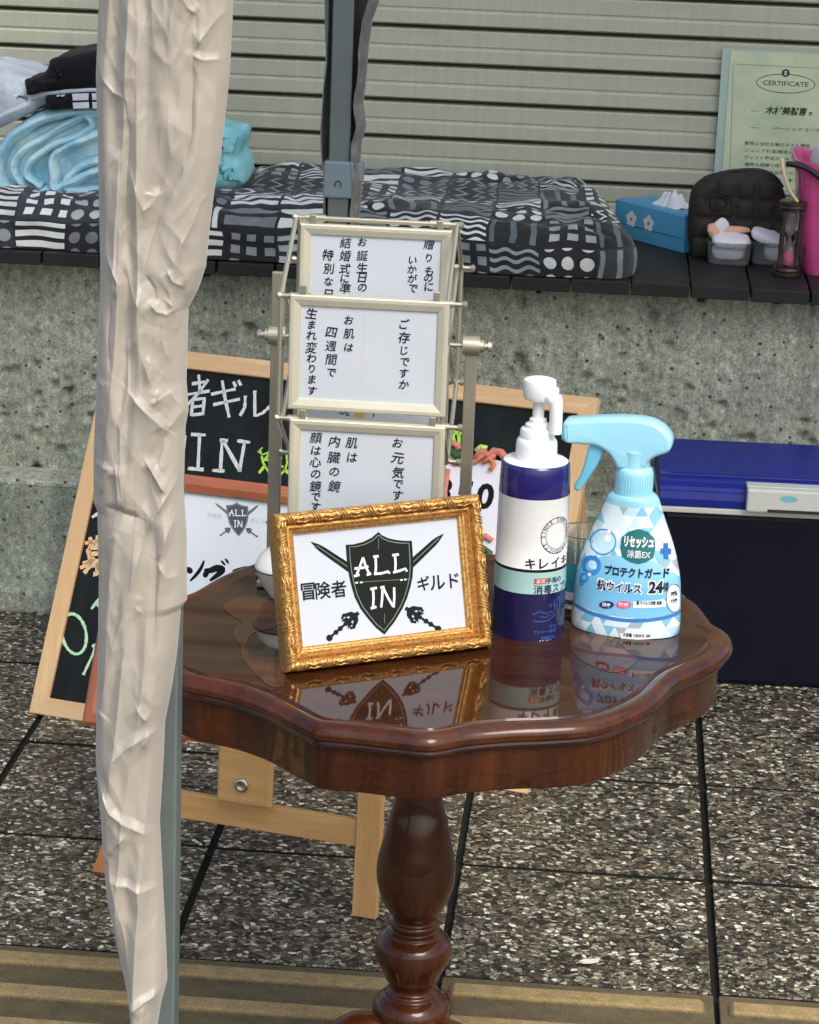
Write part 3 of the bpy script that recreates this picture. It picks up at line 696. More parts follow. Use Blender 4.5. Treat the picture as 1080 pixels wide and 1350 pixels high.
# ---- shield logo used three times: picture units are those of the gold frame close-up
SH_O = [(505, 258), (520, 272), (545, 284), (575, 291), (610, 295), (645, 295), (648, 340), (651, 400), (648, 445), (640, 485), (625, 535), (605, 580), (572, 635), (530, 688), (495, 660), (462, 622), (430, 580), (405, 530), (388, 470), (378, 420), (371, 360), (368, 312), (400, 310), (440, 300), (475, 283)]
def logo(fn, bmD, bmL, bmW, z, sc, simple=False):
    """bmD dark print, bmL thin light lines, bmW white letters; fn maps close-up units to local xy"""
    f = lambda P: [fn(*p) for p in P]
    def blade(tip, base, wd):
        T, Bs = Vector(tip), Vector(base); d = (Bs-T); L = d.length; d.normalize(); n = Vector((-d.y, d.x))
        pts = [T, T+d*L*.18+n*wd*.62, T+d*L*.3+n*wd*.8, Bs+n*wd, Bs-n*wd, T+d*L*.3-n*wd*.8, T+d*L*.18-n*wd*.62]
        poly(bmD, f([p[:] for p in pts]), z)
        stroke(bmL, f([(T+d*L*.15)[:], (Bs-d*4)[:]]), 3*sc, z+.0001)
    blade((220, 298), (388, 412), 17); blade((780, 264), (636, 398), 17)
    def hilt_old(g, p):
        G, P = Vector(g), Vector(p); d = (P-G).normalized(); n = Vector((-d.y, d.x))
        poly(bmD, f([(G-d*22+n*22)[:], (G+n*30)[:], (G+d*14+n*34)[:], (G+d*20+n*10)[:], (G+d*34+n*30)[:], (G+d*30+n*6)[:], (G+d*40)[:], (G+d*30-n*6)[:], (G+d*34-n*30)[:], (G+d*20-n*10)[:], (G+d*14-n*34)[:], (G-n*30)[:], (G-d*22-n*22)[:]]), z)
        stroke(bmD, f([(G+d*30)[:], P[:]]), 11*sc, z)
        poly(bmD, f([(P.x+15*cos(a*pi/6), P.y+15*sin(a*pi/6)) for a in range(12)]), z)
        M1 = G+d*75; poly(bmD, f([(M1.x+11*cos(a*pi/4), M1.y+11*sin(a*pi/4)) for a in range(8)]), z+.00005)
    def hilt(g, p):
        G, P = Vector(g), Vector(p); d = (P-G).normalized(); n = Vector((-d.y, d.x)); k = [0]
        def pl_(*ab): k[0] += 1; poly(bmD, f([(G+d*a+n*b)[:] for a, b in ab]), z+k[0]*.00002)
        pl_((-40, 8), (-40, -8), (38, -9), (38, 9))
        for s in (1, -1):
            pl_((-30, s*6), (-18, s*24), (-2, s*32), (2, s*14), (-4, s*5))
            pl_((-2, s*30), (14, s*40), (22, s*30), (10, s*18), (0, s*16))
            pl_((14, s*40), (34, s*30), (26, s*20), (20, s*26))
            pl_((8, s*4), (12, s*20), (40, s*22), (28, s*8))
        stroke(bmD, f([(G+d*30)[:], P[:]]), 11*sc, z)
        poly(bmD, f([(P.x+14*cos(a*pi/6), P.y+14*sin(a*pi/6)) for a in range(12)]), z+.0002)
        for q in (62, 86): M1 = G+d*q; poly(bmD, f([(M1.x+11*cos(a*pi/4), M1.y+11*sin(a*pi/4)) for a in range(8)]), z+.0002)
    hilt((392, 622), (300, 702)); hilt((652, 598), (755, 664))
    poly(bmD, f(SH_O), z+.0002)
    cx = sum(p[0] for p in SH_O)/len(SH_O); cy = 440
    inn = [(cx+(p[0]-cx)*.90, cy+(p[1]-cy)*.93) for p in SH_O]
    stroke(bmL, f(inn+[inn[0]]), 3.5*sc, z+.0003)
    if not simple:
        for L in ([(505, 285), (505, 330)], [(530, 640), (530, 600)], [(400, 470), (640, 455)]): stroke(bmL, f(L), 2*sc, z+.00032)
    W = z+.0004; s = 11*sc
    for L in ([(412, 440), (428, 400), (440, 365)], [(440, 365), (452, 405), (466, 434)], [(404, 412), (440, 408), (462, 402)], [(402, 444), (425, 437)], [(455, 438), (474, 432)],
              [(492, 362), (494, 400), (492, 432)], [(482, 362), (505, 360)], [(486, 434), (515, 432), (545, 424), (552, 432)], [(574, 354), (576, 390), (575, 424)], [(562, 356), (590, 352)], [(566, 428), (595, 420), (618, 412), (624, 424)],
              [(482, 496), (484, 535), (482, 572)], [(470, 498), (498, 492)], [(472, 578), (496, 572)], [(522, 490), (520, 535), (516, 574)], [(524, 492), (545, 535), (566, 570)], [(570, 490), (571, 530), (568, 574)], [(512, 492), (530, 488)]):
        stroke(bmW, f(L), s, W)
    if not simple:
        for L in ([(408, 472), (418, 470)], [(428, 470), (438, 469)], [(596, 460), (606, 459)], [(612, 458), (622, 457)]): stroke(bmW, f(L), 7*sc, W)
def plogo(u, v):   # small copy on the poster: centre 314,685
    return lp(314+(u-510)*.104, 684+(v-465)*.104+(u-510)*.012)
bD, bL, bW = bmesh.new(), bmesh.new(), bmesh.new(); z = .0027
logo(plogo, bD, bL, bW, z, .000105, True)
obj('logo_print', bD, GREYINK, po); obj('logo_lines', bL, GREYL, po); obj('logo_letters', bW, WHT, po)
bm = bmesh.new()
for s, x in (('冒険者', 284), ('ギルド', 341)):
    q = lp(x, 684+(x-314)*.12); text(bm, s, q[0], q[1], h=.006, wd=.018, z=z)
obj('faint_lettering', bm, GREYL, po)
bm = bmesh.new()
q = lp(362, 680); text(bm, '員', q[0], q[1], h=.021, wd=.019, bold=.02, z=z)
obj('side_lettering', bm, M('teal_grey_print', s2l(70, 110, 112), .5), po)
bm = bmesh.new(); g = lambda u, v: lp(100+u/3.375, 600+v/3.375)
for L, wd in (([(575, 470), (560, 505), (538, 535), (512, 562)], .0045), ([(495, 505), (510, 515), (516, 528)], .007), ([(575, 512), (600, 515), (630, 505), (655, 512), (640, 530), (600, 560)], .0085), ([(650, 470), (668, 492)], .0028), ([(668, 462), (684, 484)], .0028), ([(590, 515), (575, 545)], .007),
              ([(420, 500), (445, 560), (460, 600)], .007), ([(700, 520), (780, 510), (800, 540)], .008), ([(520, 640), (600, 630), (640, 640), (600, 700)], .008)):
    stroke(bm, [g(*p) for p in catmull(L, 4)], wd, z, taper=True)
obj('brush_lettering', bm, INK, po)

# ================================================================= COOLER
NAVY = M('navy_cooler_body', s2l(15, 17, 34), .5, .1, 20, 120, .0003, spec=.2); BLU = M('royal_blue_lid', s2l(28, 42, 134), .42, .12, 12, 90, .0004, spec=.3); GWH = M('off_white_plastic', s2l(205, 208, 200), .4, .04)
CX, CY, CWd, CD = .09, 3.541, .56, .215
co = thing('cooler_box', 'navy blue cooler box with royal blue lid and white handle by the wall', 'cooler', (CX, CY, 0), .03)
zt = .258
bm = bmesh.new(); bx(bm, (CWd/2, CD/2, zt/2), (CWd-.012, CD-.01, zt), bev=.008); obj('body', bm, NAVY, co)
bm = bmesh.new(); bx(bm, (CWd/2, CD/2, zt+.0035), (CWd, CD, .009), bev=.002); obj('rim_band', bm, GWH, co)
bm = bmesh.new()
lidp = [(.0, zt+.009), (-.001, zt+.020), (.003, zt+.030), (.006, zt+.031), (.008, zt+.036), (.020, zt+.040), (.021, zt+.044), (.034, zt+.046), (.036, zt+.0495), (CD-.012, zt+.055), (CD-.003, zt+.048), (CD, zt+.009)]
A = [bm.verts.new((.001, p[0], p[1])) for p in lidp]; Bq = [bm.verts.new((CWd-.001, p[0], p[1])) for p in lidp]
for i in range(len(lidp)): j = (i+1) % len(lidp); bm.faces.new((A[i], A[j], Bq[j], Bq[i]))
bm.faces.new(A); bm.faces.new(Bq); obj('lid', bm, BLU, co)
h0 = (py(983, 670, CY).x-CX)
bm = bmesh.new(); bx(bm, (h0+.11, -.006, zt+.026), (.22, .018, .034), bev=.003); bx(bm, (h0+.11, .012, zt+.041), (.22, .026, .006), bev=.002)
hd_ = obj('handle', bm, GWH, co)
bm = bmesh.new(); poly(bm, circ(h0+.059, zt+.031, .0125, 28, .0048)); warp(bm, lambda v: Vector((v.x, -.0154, v.y))); obj('oval_badge', bm, M('turquoise_badge', s2l(120, 190, 196), .35), hd_)
obj('finger_slot', B((h0+.13, -.0147, zt+.0125), (.20, .0022, .0045)), M('slot_dark', s2l(40, 40, 42), .6), hd_)
obj('lid_rib', B((CWd/2, .036, zt+.0492), (CWd-.03, .004, .0012), bev=.0004), BLU, co)

# ================================================================= TABLE
TZ = .5; TC = (-.15, 2.255)
def mahog():
    m, t, b, tc = newmat('polished_mahogany'); v = mapping(t, tc.outputs['Object'], (5, 5, 1.1))
    n = E(t, tnoise(t, v, 5, 6, .62)); c = ramp(t, n, [(.28, s2l(44, 20, 8)), (.5, s2l(68, 33, 13)), (.74, s2l(92, 48, 20))])
    g2 = ramp(t, tnoise(t, mapping(t, tc.outputs['Object'], (60, 60, 3)), 6, 4), [(.3, (.7, .7, .7)), (.6, (1, 1, 1))])
    t.links.new(mixc(t, .8, c, g2, 'MULTIPLY'), b.inputs['Base Color']); b.inputs['Roughness'].default_value = .32
    b.inputs['Coat Weight'].default_value = .7; b.inputs['Coat Roughness'].default_value = .035; b.inputs['Specular IOR Level'].default_value = .08
    t.links.new(bump(t, tnoise(t, tc.outputs['Object'], 30, 3), .12, .0006), b.inputs['Coat Normal']); return m
def tabletop_mat():
    m, t, b, tc = newmat('lacquered_table_top'); v = mapping(t, tc.outputs['Object'], (1.3, 6, 1), (0, 0, .3))
    n = E(t, tnoise(t, v, 6, 6, .65)); c = ramp(t, n, [(.25, s2l(34, 18, 8)), (.55, s2l(58, 31, 14)), (.8, s2l(82, 46, 20))])
    t.links.new(c, b.inputs['Base Color']); b.inputs['Roughness'].default_value = .25; b.inputs['Coat Weight'].default_value = .85
    b.inputs['Coat Roughness'].default_value = .045; b.inputs['Coat IOR'].default_value = 1.42; b.inputs['Specular IOR Level'].default_value = 0
    t.links.new(bump(t, tnoise(t, tc.outputs['Object'], 9, 3), .06, .001), b.inputs['Coat Normal']); return m
MAH, TTOP = mahog(), tabletop_mat()
tb = thing('pedestal_table', 'polished mahogany side table with scalloped edge on one turned leg', 'table', (TC[0], TC[1], 0))
fr = [(234, 898), (262, 905), (300, 914), (340, 928), (380, 948), (408, 962), (425, 966), (470, 970), (520, 976), (560, 980), (580, 979), (620, 972), (680, 967), (730, 965), (785, 960), (830, 946), (868, 925), (895, 899), (920, 886), (945, 873), (960, 862), (967, 850), (962, 838), (945, 828), (934, 815), (922, 800), (906, 790), (893, 783)]
P = [gz(x, y, TZ-.004).to_2d() for x, y in fr]
bk = [gz(x, y, TZ) for x, y in ((355, 730), (335, 734), (310, 745), (290, 756), (275, 762), (243, 770))]
c2 = Vector(TC)
right = P[:]                       # front-left .. right tip .. back right
mir = [2*c2-p for p in P]          # point-symmetric other half
out = right[:]
for p in mir:
    a = atan2((p-c2).y, (p-c2).x)
    if radians(48) < a < radians(180) or a < radians(-154): out.append(p)
out.sort(key=lambda p: atan2((p-c2).y, (p-c2).x))
flt = [out[0]]
for p in out[1:]:
    if (p-flt[-1]).length > .012: flt.append(p)
OUT = [p.to_2d()-c2 for p in catmull([(p.x, p.y, 0) for p in flt], 8, True)]
PO = sorted((atan2(p.y, p.x), p.length) for p in OUT); NO = 360
def rad_at(a):
    for (a0, r0), (a1, r1) in zip(PO, PO[1:]):
        if a0 <= a <= a1: return r0+(r1-r0)*(a-a0)/max(1e-9, a1-a0)
    (a0, r0), (a1, r1) = PO[-1], (PO[0][0]+2*pi, PO[0][1]); aa = a if a > 0 else a+2*pi
    return r0+(r1-r0)*(aa-a0)/max(1e-9, a1-a0)
RAD = [rad_at(-pi+2*pi*i/NO) for i in range(NO)]
def offs(O, d):
    return [Vector((cos(-pi+2*pi*i/NO), sin(-pi+2*pi*i/NO)))*(RAD[i]-d) for i in range(NO)]
prof = [(.0335, TZ, 1), (.0245, TZ, 0), (.0225, TZ-.0022, 0), (.0205, TZ-.0016, 0), (.016, TZ+.0012, 0), (.011, TZ+.0018, 0), (.006, TZ+.0002, 0), (.002, TZ-.003, 0), (.000, TZ-.0075, 0), (.0008, TZ-.0112, 0), (.0048, TZ-.0135, 0), (.0060, TZ-.0145, 0), (.0052, TZ-.0165, 0), (.0065, TZ-.0195, 0), (.011, TZ-.022, 0), (.0125, TZ-.0225, 0), (.0128, TZ-.0575, 0), (.0145, TZ-.0605, 0), (.020, TZ-.0612, 0)]
bm = bmesh.new(); R = []
for d, z, mi in prof: R.append([bm.verts.new((p.x, p.y, z)) for p in offs(OUT, d)])
n = NO
for k, (A, Bq) in enumerate(zip(R, R[1:])):
    for i in range(n):
        bm.faces.new((A[i], A[(i+1) % n], Bq[(i+1) % n], Bq[i])).material_index = prof[k][2]
cv = bm.verts.new((0, 0, TZ)); cb2 = bm.verts.new((0, 0, TZ-.055))
for i in range(n):
    bm.faces.new((R[0][i], R[0][(i+1) % n], cv)).material_index = 1
    bm.faces.new((R[-1][i], R[-1][(i+1) % n], cb2))
obj('table_top', bm, None, tb, mats=[MAH, TTOP], angle=40)
# marquetry: lighter scrolls let into the top
INL = None
def inlay_mat():
    m, t, b, tc = newmat('marquetry_veneer'); v = mapping(t, tc.outputs['Object'], (2, 8, 1), (0, 0, .8))
    c = ramp(t, tnoise(t, v, 9, 5), [(.3, s2l(56, 29, 13)), (.7, s2l(92, 50, 22))]); t.links.new(c, b.inputs['Base Color'])
    b.inputs['Roughness'].default_value = .25; b.inputs['Coat Weight'].default_value = 1; b.inputs['Coat Roughness'].default_value = .045; b.inputs['Coat IOR'].default_value = 1.42; b.inputs['Specular IOR Level'].default_value = 0; return m
INL = inlay_mat(); INL2 = M('marquetry_line', s2l(78, 44, 20), .3, .1, coat=1, crough=.02, spec=0)
bm = bmesh.new(); bm2 = bmesh.new(); gt = lambda x, y: (gz(x, y, TZ).to_2d()-c2)[:]
sh1 = [(294, 801), (305, 792), (318, 786), (335, 785), (350, 790), (366, 800), (372, 815), (360, 828), (340, 832), (326, 842), (325, 856), (330, 868), (345, 868), (365, 866), (372, 880), (372, 905), (352, 902), (330, 880), (320, 866), (318, 852), (310, 838), (312, 826), (320, 820), (306, 812)]
for s in (sh1,):
    q = [gt(*p) for p in s]
    for sg in (1, -1): poly(bm, [(sg*a, sg*b_) for a, b_ in [p[:2] for p in catmull([(p[0], p[1], 0) for p in q], 4, True)]], TZ+.00025)
    for sg in (1, -1): stroke(bm2, [(sg*p[0], sg*p[1]) for p in catmull([(p[0], p[1], 0) for p in q], 4, True)], .0011, TZ+.0004)
for s in ():
    q = [gt(*p) for p in s]; cm = [p[:2] for p in catmull([(p[0], p[1], 0) for p in q], 4, True)]
    poly(bm, cm, TZ+.00025); stroke(bm2, cm+cm[:1], .001, TZ+.0004)
obj('marquetry_inlay', bm, INL, tb); obj('marquetry_outline', bm2, INL2, tb)
# turned leg
yz = lambda y: py(546, y, TC[1]).z
pp = [(1030, 32), (1050, 33), (1065, 36), (1080, 41), (1108, 48), (1128, 53), (1144, 55), (1160, 54), (1175, 50), (1190, 43), (1198, 38), (1206, 31), (1211, 30), (1213, 34), (1217, 35), (1220, 32), (1224, 31), (1226, 38), (1229, 39), (1232, 44), (1240, 52), (1250, 54.5), (1260, 53), (1272, 46), (1282, 40), (1288, 38), (1292, 34), (1296, 31.5), (1301, 31), (1305, 36), (1309, 37), (1312, 43), (1319, 51), (1328, 54.5), (1338, 53.5), (1344, 49), (1350, 50), (1358, 53), (1372, 53), (1400, 52), (1412, 48), (1416, 30), (1420, 0.2)]
bm = bmesh.new(); prof2 = catmull([(r_*.000685, yz(y_), 0) for y_, r_ in pp], 3)
lathe(bm, [(.04, TZ-.056)]+[(max(.0001, p[0]), p[1]) for p in prof2], 56); obj('turned_column', bm, MAH, tb, smooth=True)
zf = yz(1352)
for k, an in enumerate((radians(205), radians(325), radians(85))):
    d = Vector((cos(an), sin(an), 0)); bm = bmesh.new()
    pts = catmull([d*.02+Vector((0, 0, zf-.012)), d*.055+Vector((0, 0, zf+.002)), d*.10+Vector((0, 0, zf-.028)), d*.15+Vector((0, 0, zf-.075)), d*.19+Vector((0, 0, .022)), d*.215+Vector((0, 0, .014)), d*.225+Vector((0, 0, .014))], 6)
    tube(bm, pts, [.021-.010*i/len(pts) for i in range(len(pts))], 14); obj('cabriole_foot', bm, MAH, tb, smooth=True)

# ================================================================= GOLD FRAME
GOLD = None
def gold_mat():
    m, t, b, tc = newmat('antique_gold_leaf'); v = tc.outputs['Object']
    c = ramp(t, tnoise(t, v, 420, 3, .6), [(.3, s2l(132, 90, 42)), (.45, s2l(188, 140, 76)), (.72, s2l(228, 188, 116))])
    t.links.new(c, b.inputs['Base Color']); b.inputs['Metallic'].default_value = .6; b.inputs['Roughness'].default_value = .3
    t.links.new(bump(t, tnoise(t, mapping(t, v, (1, 1, 1)), 260, 4), .5, .0006), b.inputs['Normal']); return m
GOLD = gold_mat()
MG = rect_matrix((-.2617, 2.1183, .5022), .5315, .2806); GW, GH = .2021, .1394
gf = frame_thing('gold_picture_frame', 'carved gold picture frame with black shield and crossed swords on the table', 'picture frame', MG)
gp = [(0, -.013), (0, .0), (.0008, .0035), (.003, .0065), (.0055, .0075), (.008, .0062), (.0095, .002), (.0103, .0002), (.0112, .002), (.0128, .0026), (.0138, .0006), (.0146, -.0016), (.0158, -.0006), (.017, -.0012), (.0178, -.0036), (.019, -.0042), (.0202, -.006), (.0202, -.013)]
rail_frame(gf, GW, GH, gp, GOLD)
def carve(L, horiz, off, flip):
    """lashings and leaf segments along one rail"""
    bm = bmesh.new(); s = .006; seg = .0262
    def arc(t, a, r=.0046):       # point on the bead at distance t, across-angle a, radius r
        ins = .0052-cos(a)*r; z = .0026+sin(a)*r*1.12
        return ((t, ins, z) if horiz else (ins, t, z))
    t = .010; k = 0
    while t < L-.012:
        for q in range(3):
            tt_ = t+q*.0026; pts = [arc(tt_-.0028+.0062*(a/8), pi*(.06+.88*a/8), .0052) for a in range(9)]
            tube(bm, pts, [.0002, .0004, .00055, .0006, .0006, .0006, .00055, .0004, .0002], 6)
        for q, (a0, w_) in enumerate(((.26, .0009), (.5, .0016), (.74, .0009))):
            t1 = t+.0085; t2 = min(t+seg-.004, L-.006)
            n_ = 9; pts = [arc(t1+(t2-t1)*i/(n_-1), pi*(a0+.04*sin(i*1.3+q+k)), .0049) for i in range(n_)]
            tube(bm, pts, [w_*(.25+sin(pi*i/(n_-1))*(.8+.2*sin(i*2.7+k))) for i in range(n_)], 6)
        t += seg; k += 1
    if flip is not None:
        for v in bm.verts:
            if horiz: v.co.y = GH-v.co.y
            else: v.co.x = GW-v.co.x
    return obj('carved_moulding', bm, GOLD, gf, smooth=True)
carve(GW, True, 0, None); carve(GW, True, 0, 1); carve(GH, False, 0, None); carve(GH, False, 0, 1)
obj('print', B((GW/2, GH/2, -.0075), (GW-.036, GH-.036, .001)), M('print_paper', (.50, .545, .62), .5, .01, spec=.2), gf)
obj('backing', B((GW/2, GH/2, -.0125), (GW-.006, GH-.006, .006)), M('frame_back_board', s2l(50, 42, 34), .7), gf)
bm = bmesh.new(); tube(bm, [(GW/2, GH*.7, -.016), (GW/2, .004, -.062)], .006, 4); obj('strut', bm, M('strut_black', (.02, .02, .02), .5), gf)
lg = lambda u, v: loc2(MG @ Matrix.Translation((0, 0, -.0068)), 340+u/3.176, 620+v/3.176)
bD, bL, bW = bmesh.new(), bmesh.new(), bmesh.new()
logo(lg, bD, bL, bW, -.0068, .000205)
obj('shield_and_swords', bD, M('green_black_print', s2l(27, 32, 29), .6, .05, spec=.12), gf); obj('shield_lines', bL, M('grey_line_print', s2l(120, 130, 120), .5), gf); obj('shield_letters', bW, M('white_letters', (.68, .71, .75), .5, .01), gf)
bm = bmesh.new()
for ch, u, v in (('冒', 210, 508), ('険', 272, 503), ('者', 338, 497), ('ギ', 693, 474), ('ル', 752, 470), ('ド', 822, 462)):
    q = lg(u, v); text(bm, ch, q[0], q[1], h=.0148 if v > 480 else .0128, fat=.0003, z=-.0066)
obj('frame_lettering', bm, INK, gf)
# ================================================================= ROTATING PHOTO STAND
CHAMP = M('champagne_metal', s2l(186, 182, 162), .33, .05, 20, metal=.75); CHAMPF = M('champagne_frame', s2l(205, 202, 182), .42, .05, 20, metal=.35)
SY = 2.405
hl, hr = py(366, 443, SY), py(622, 455, SY); HZ = (hl.z+hr.z)/2; RR = .1151
cs = thing('photo_carousel', 'tall silver rotating photo stand with framed handwritten cards on the table', 'photo stand', ((hl.x+hr.x)/2, SY, TZ))
L0 = cs.location
def cl(x, y, z): return Vector((x, y, z))-Vector(L0)
for sx, topy, bw in ((hl.x, 358, .0125), (hr.x, 470, .0115)):
    pz = py(367, topy, SY).z if topy == 358 else HZ
    bm = bmesh.new(); bx(bm, cl(sx, SY, (TZ+.006+pz)/2), (bw, .0065, pz-TZ-.006), bev=.001); obj('post', bm, CHAMP, cs)
bm = bmesh.new(); bx(bm, cl((hl.x+hr.x)/2, SY, TZ+.004), (hr.x-hl.x+.03, .035, .008), bev=.002); obj('base_bar', bm, CHAMP, cs)
for sx in (hl.x, hr.x):
    bm = bmesh.new(); bx(bm, cl(sx, SY, TZ+.004), (.018, .10, .0078), bev=.002); obj('foot', bm, CHAMP, cs)
for sx, sg in ((hl.x, -1), (hr.x, 1)):
    bm = bmesh.new(); p = cl(sx, SY, HZ)
    tube(bm, [p+Vector((-.008*1, 0, 0)), p+Vector((.008, 0, 0))], .0095, 18)
    tube(bm, [p+Vector((sg*.007, 0, 0)), p+Vector((sg*.012, 0, 0)), p+Vector((sg*.013, 0, 0)), p+Vector((sg*.0155, 0, 0)), p+Vector((sg*.016, 0, 0)), p+Vector((sg*.019, 0, 0)), p+Vector((sg*.0205, 0, 0))], [.0062, .0062, .0035, .0035, .0055, .005, .003], 16)
    obj('knob', bm, CHAMP, cs, smooth=False, angle=40)
bm = bmesh.new(); tube(bm, [cl(hl.x, SY, HZ), cl(hr.x, SY, HZ)], .0022, 8); obj('axle', bm, CHAMP, cs)
ANG = [88.7, 148.7, 208.7, 268.7, 328.7, 28.7]
def bar_pos(k): a = radians(ANG[k]); return SY+RR*cos(a), HZ+RR*sin(a)
EXT = [(388, 608), (366, 612), (362, 609), (372, 612), (384, 612), (384, 620)]
xl, xr = py(390, 300, SY).x, py(602.5, 300, SY).x
for k in range(6):
    y, z = bar_pos(k); q = proj_x = None
    a = py(EXT[k][0], 450, y).x; b = py(EXT[k][1], 450, y).x
    if k == 2: a = py(364, 545, y).x; b = py(608, 560, y).x
    if k == 0: a = py(388, 290, y).x; b = py(609, 297, y).x
    bm = bmesh.new()
    tube(bm, [cl(a, y, z), cl(b, y, z)], .0024, 10)
    for e, sg in ((a, 1), (b, -1)):
        tube(bm, [cl(e-sg*.002, y, z), cl(e, y, z), cl(e+sg*.003, y, z)], [.002, .0040, .003], 10)
        tube(bm, [cl(e+sg*.011, y, z), cl(e+sg*.030, y, z)], .0036, 10)
    obj('cross_bar', bm, CHAMP, cs, angle=50)
for sx, nm in ((xl, 'ring_rod'), (xr, 'ring_rod')):
    for k in range(6):
        y, z = bar_pos(k); y2, z2 = bar_pos((k+1) % 6)
        bm = bmesh.new(); tube(bm, [cl(sx, y, z), cl(sx, y2, z2)], .0023, 8); obj('ring_rod', bm, CHAMP, cs)
    for k in range(3):
        y, z = bar_pos(k); y2, z2 = bar_pos(k+3)
        s2 = sx+(.004 if sx == xl else -.004)
        bm = bmesh.new(); tube(bm, [cl(s2, y, z), cl(s2, y2, z2)], .0024, 8); obj('spoke', bm, CHAMP, cs)
PAPER = M('blueish_white_paper', (.55, .60, .65), .35, .03, coat=.3, crough=.12); PINK = M('calligraphy_ink', (.012, .018, .03), .6, spec=.15)
FRS = [  # (bar, left px, right px, top px, bottom px, columns of (x, [(char, y)...], size))
 (0, 397, 597.5, 295, 447, [(565.5, [('贈', 322), ('り', 340), ('も', 357), ('の', 366.5), ('に', 378)]), (544, [('い', 343), ('か', 355), ('が', 367), ('で', 380)]),
    (478, [('お', 319), ('誕', 337), ('生', 353), ('日', 366), ('の', 379)]), (455.5, [('結', 320), ('婚', 337), ('式', 354), ('に', 367), ('準', 380)]), (433, [('特', 336), ('別', 354), ('な', 371), ('日', 388)])]),
 (1, 383.5, 593.5, 388.5, 544, [(533, [('ご', 427), ('存', 445), ('じ', 462), ('で', 477), ('す', 492), ('か', 507)]), (460, [('お', 422), ('肌', 440), ('は', 458)]),
    (437, [('四', 438), ('週', 456), ('間', 474), ('で', 491)]), (411, [('生', 413), ('ま', 428), ('れ', 442), ('変', 458), ('わ', 472), ('り', 486), ('ま', 500), ('す', 515)])]),
 (2, 383, 588, 552.5, 706, [(525, [('お', 584), ('元', 604), ('気', 623), ('で', 638), ('す', 653), ('か', 668)]), (464, [('肌', 584), ('は', 603)]),
    (441, [('内', 582), ('臓', 603), ('の', 622), ('鏡', 641)]), (416.5, [('顔', 577), ('は', 594), ('心', 609), ('の', 625), ('鏡', 641), ('で', 655), ('す', 668)])]),
 (3, None, None, None, None, []),
 (4, 392, 592, 508, 655, [(455, [('況', 541)]), (493, [('十', 543)]), (536, [('八', 542)])]),
 (5, None, None, None, None, [])]
for k, l, r, t, b, cols in FRS:
    y, z = bar_pos(k)
    if l is None:
        X0, X1 = py(392, 500, y).x, py(592, 505, y).x; zt_ = z-.006; zb_ = zt_-.1078
    else:
        a, b2, c3 = py(l, t, y), py(r, t+6, y), py(l, b, y); X0, X1 = a.x, b2.x; zt_ = (a.z+b2.z)/2; zb_ = zt_-.1078
    Wf, Hf = X1-X0, zt_-zb_; yf = y-.004
    mt = rect_matrix((X0, yf, zb_), 0, 0); mt_l = Matrix.Translation(-Vector(L0)) @ mt
    sgn = 1
    o = rail_frame(cs, Wf, Hf, [(0, -.005), (0, .0025), (.0012, .0035), (.0040, .0035), (.0095, .0018), (.0105, .0005), (.0105, -.005)], CHAMPF, 'hinged_frame', separate=False)
    o.matrix_local = mt_l
    obj('card_sheet', B((Wf/2, Hf/2, -.0012), (Wf-.016, Hf-.016, .002)), PAPER, o)
    for x in (.012, Wf-.012): bm = bmesh.new(); bx(bm, (x, Hf+.003, 0), (.006, .012, .004), bev=.0008); obj('hanger_clip', bm, CHAMP, o)
    if cols:
        bm = bmesh.new()
        for x, chs in cols:
            for ch, yy in chs:
                q = loc2(mt, x+random.uniform(-.6, .6), yy); small = ch in 'のりにいかがでなおはすじごれわまも'
                if q[1] < .012: continue
                dense = ch in '誕臓顔鏡贈週間婚結変準'
                text(bm, ch, q[0], q[1], size=(.0098 if small else .0112)*random.uniform(.93, 1.07)*(1.06 if k == 2 else .98), z=.0002, fat=(.00012 if dense else .00022), rot=random.uniform(-.10, .05), shear=.14)
        obj('handwriting', bm, PINK, o)
    if k == 1:
        q = loc2(mt, 481, 470); obj('paper_crease', B((q[0], Hf/2, -.0001), (.0007, Hf-.024, .0003)), M('crease_yellow', s2l(214, 208, 190), .5), o)
    if k == 4:
        q = loc2(mt, 474, 544); obj('yellow_mark', B((q[0], q[1], 0), (.0105, .010, .0004)), M('mustard_paper', s2l(214, 178, 84), .5), o)

# ================================================================= BOTTLES
PLW = M('glossy_white_plastic', (.80, .82, .82), .32, .01, coat=.3); PLN = M('deep_violet_navy_film', s2l(34, 28, 98), .16, .05, coat=.5, crough=.04); PLN2 = M('dark_navy_film', s2l(24, 22, 66), .2, .05, coat=.5, crough=.05)
PLC = M('label_white_film', (.72, .74, .72), .28, .01, coat=.4); PLM = M('mint_band_film', s2l(164, 204, 200), .28, .02, coat=.4)
PC = Vector((-.0565, 2.281, TZ)); zb = lambda y: py(697, y, PC.y).z-TZ
pb_ = thing('pump_bottle', 'white and navy disinfectant pump bottle with long white nozzle, left of the spray', 'pump bottle', PC)
prof = [(0.0001, .0015, 4), (.030, .0005, 4), (.0322, .0018, 4), (.0333, zb(834), 3), (.0333, zb(833), 3), (.03295, zb(800), 3), (.0327, zb(769), 3), (.0327, zb(768.6), 2), (.0323, zb(741), 2), (.03235, zb(740.6), 1), (.0324, zb(737), 1), (.0323, zb(736.8), 0), (.0320, zb(700), 0), (.0316, zb(647), 0), (.0317, zb(646.5), 5), (.0312, zb(625), 5), (.0306, zb(609), 5), (.0302, zb(607.5), 5), (.0290, zb(605.5), 4), (.0275, zb(604), 4), (.019, zb(603), 4)]
prof = [(q[0]*1.03, q[1], q[2]) for q in prof]
bm = bmesh.new(); lathe(bm, prof, 72); obj('body', bm, None, pb_, mats=[PLC, INK, PLM, PLN2, PLW, PLN], angle=50)
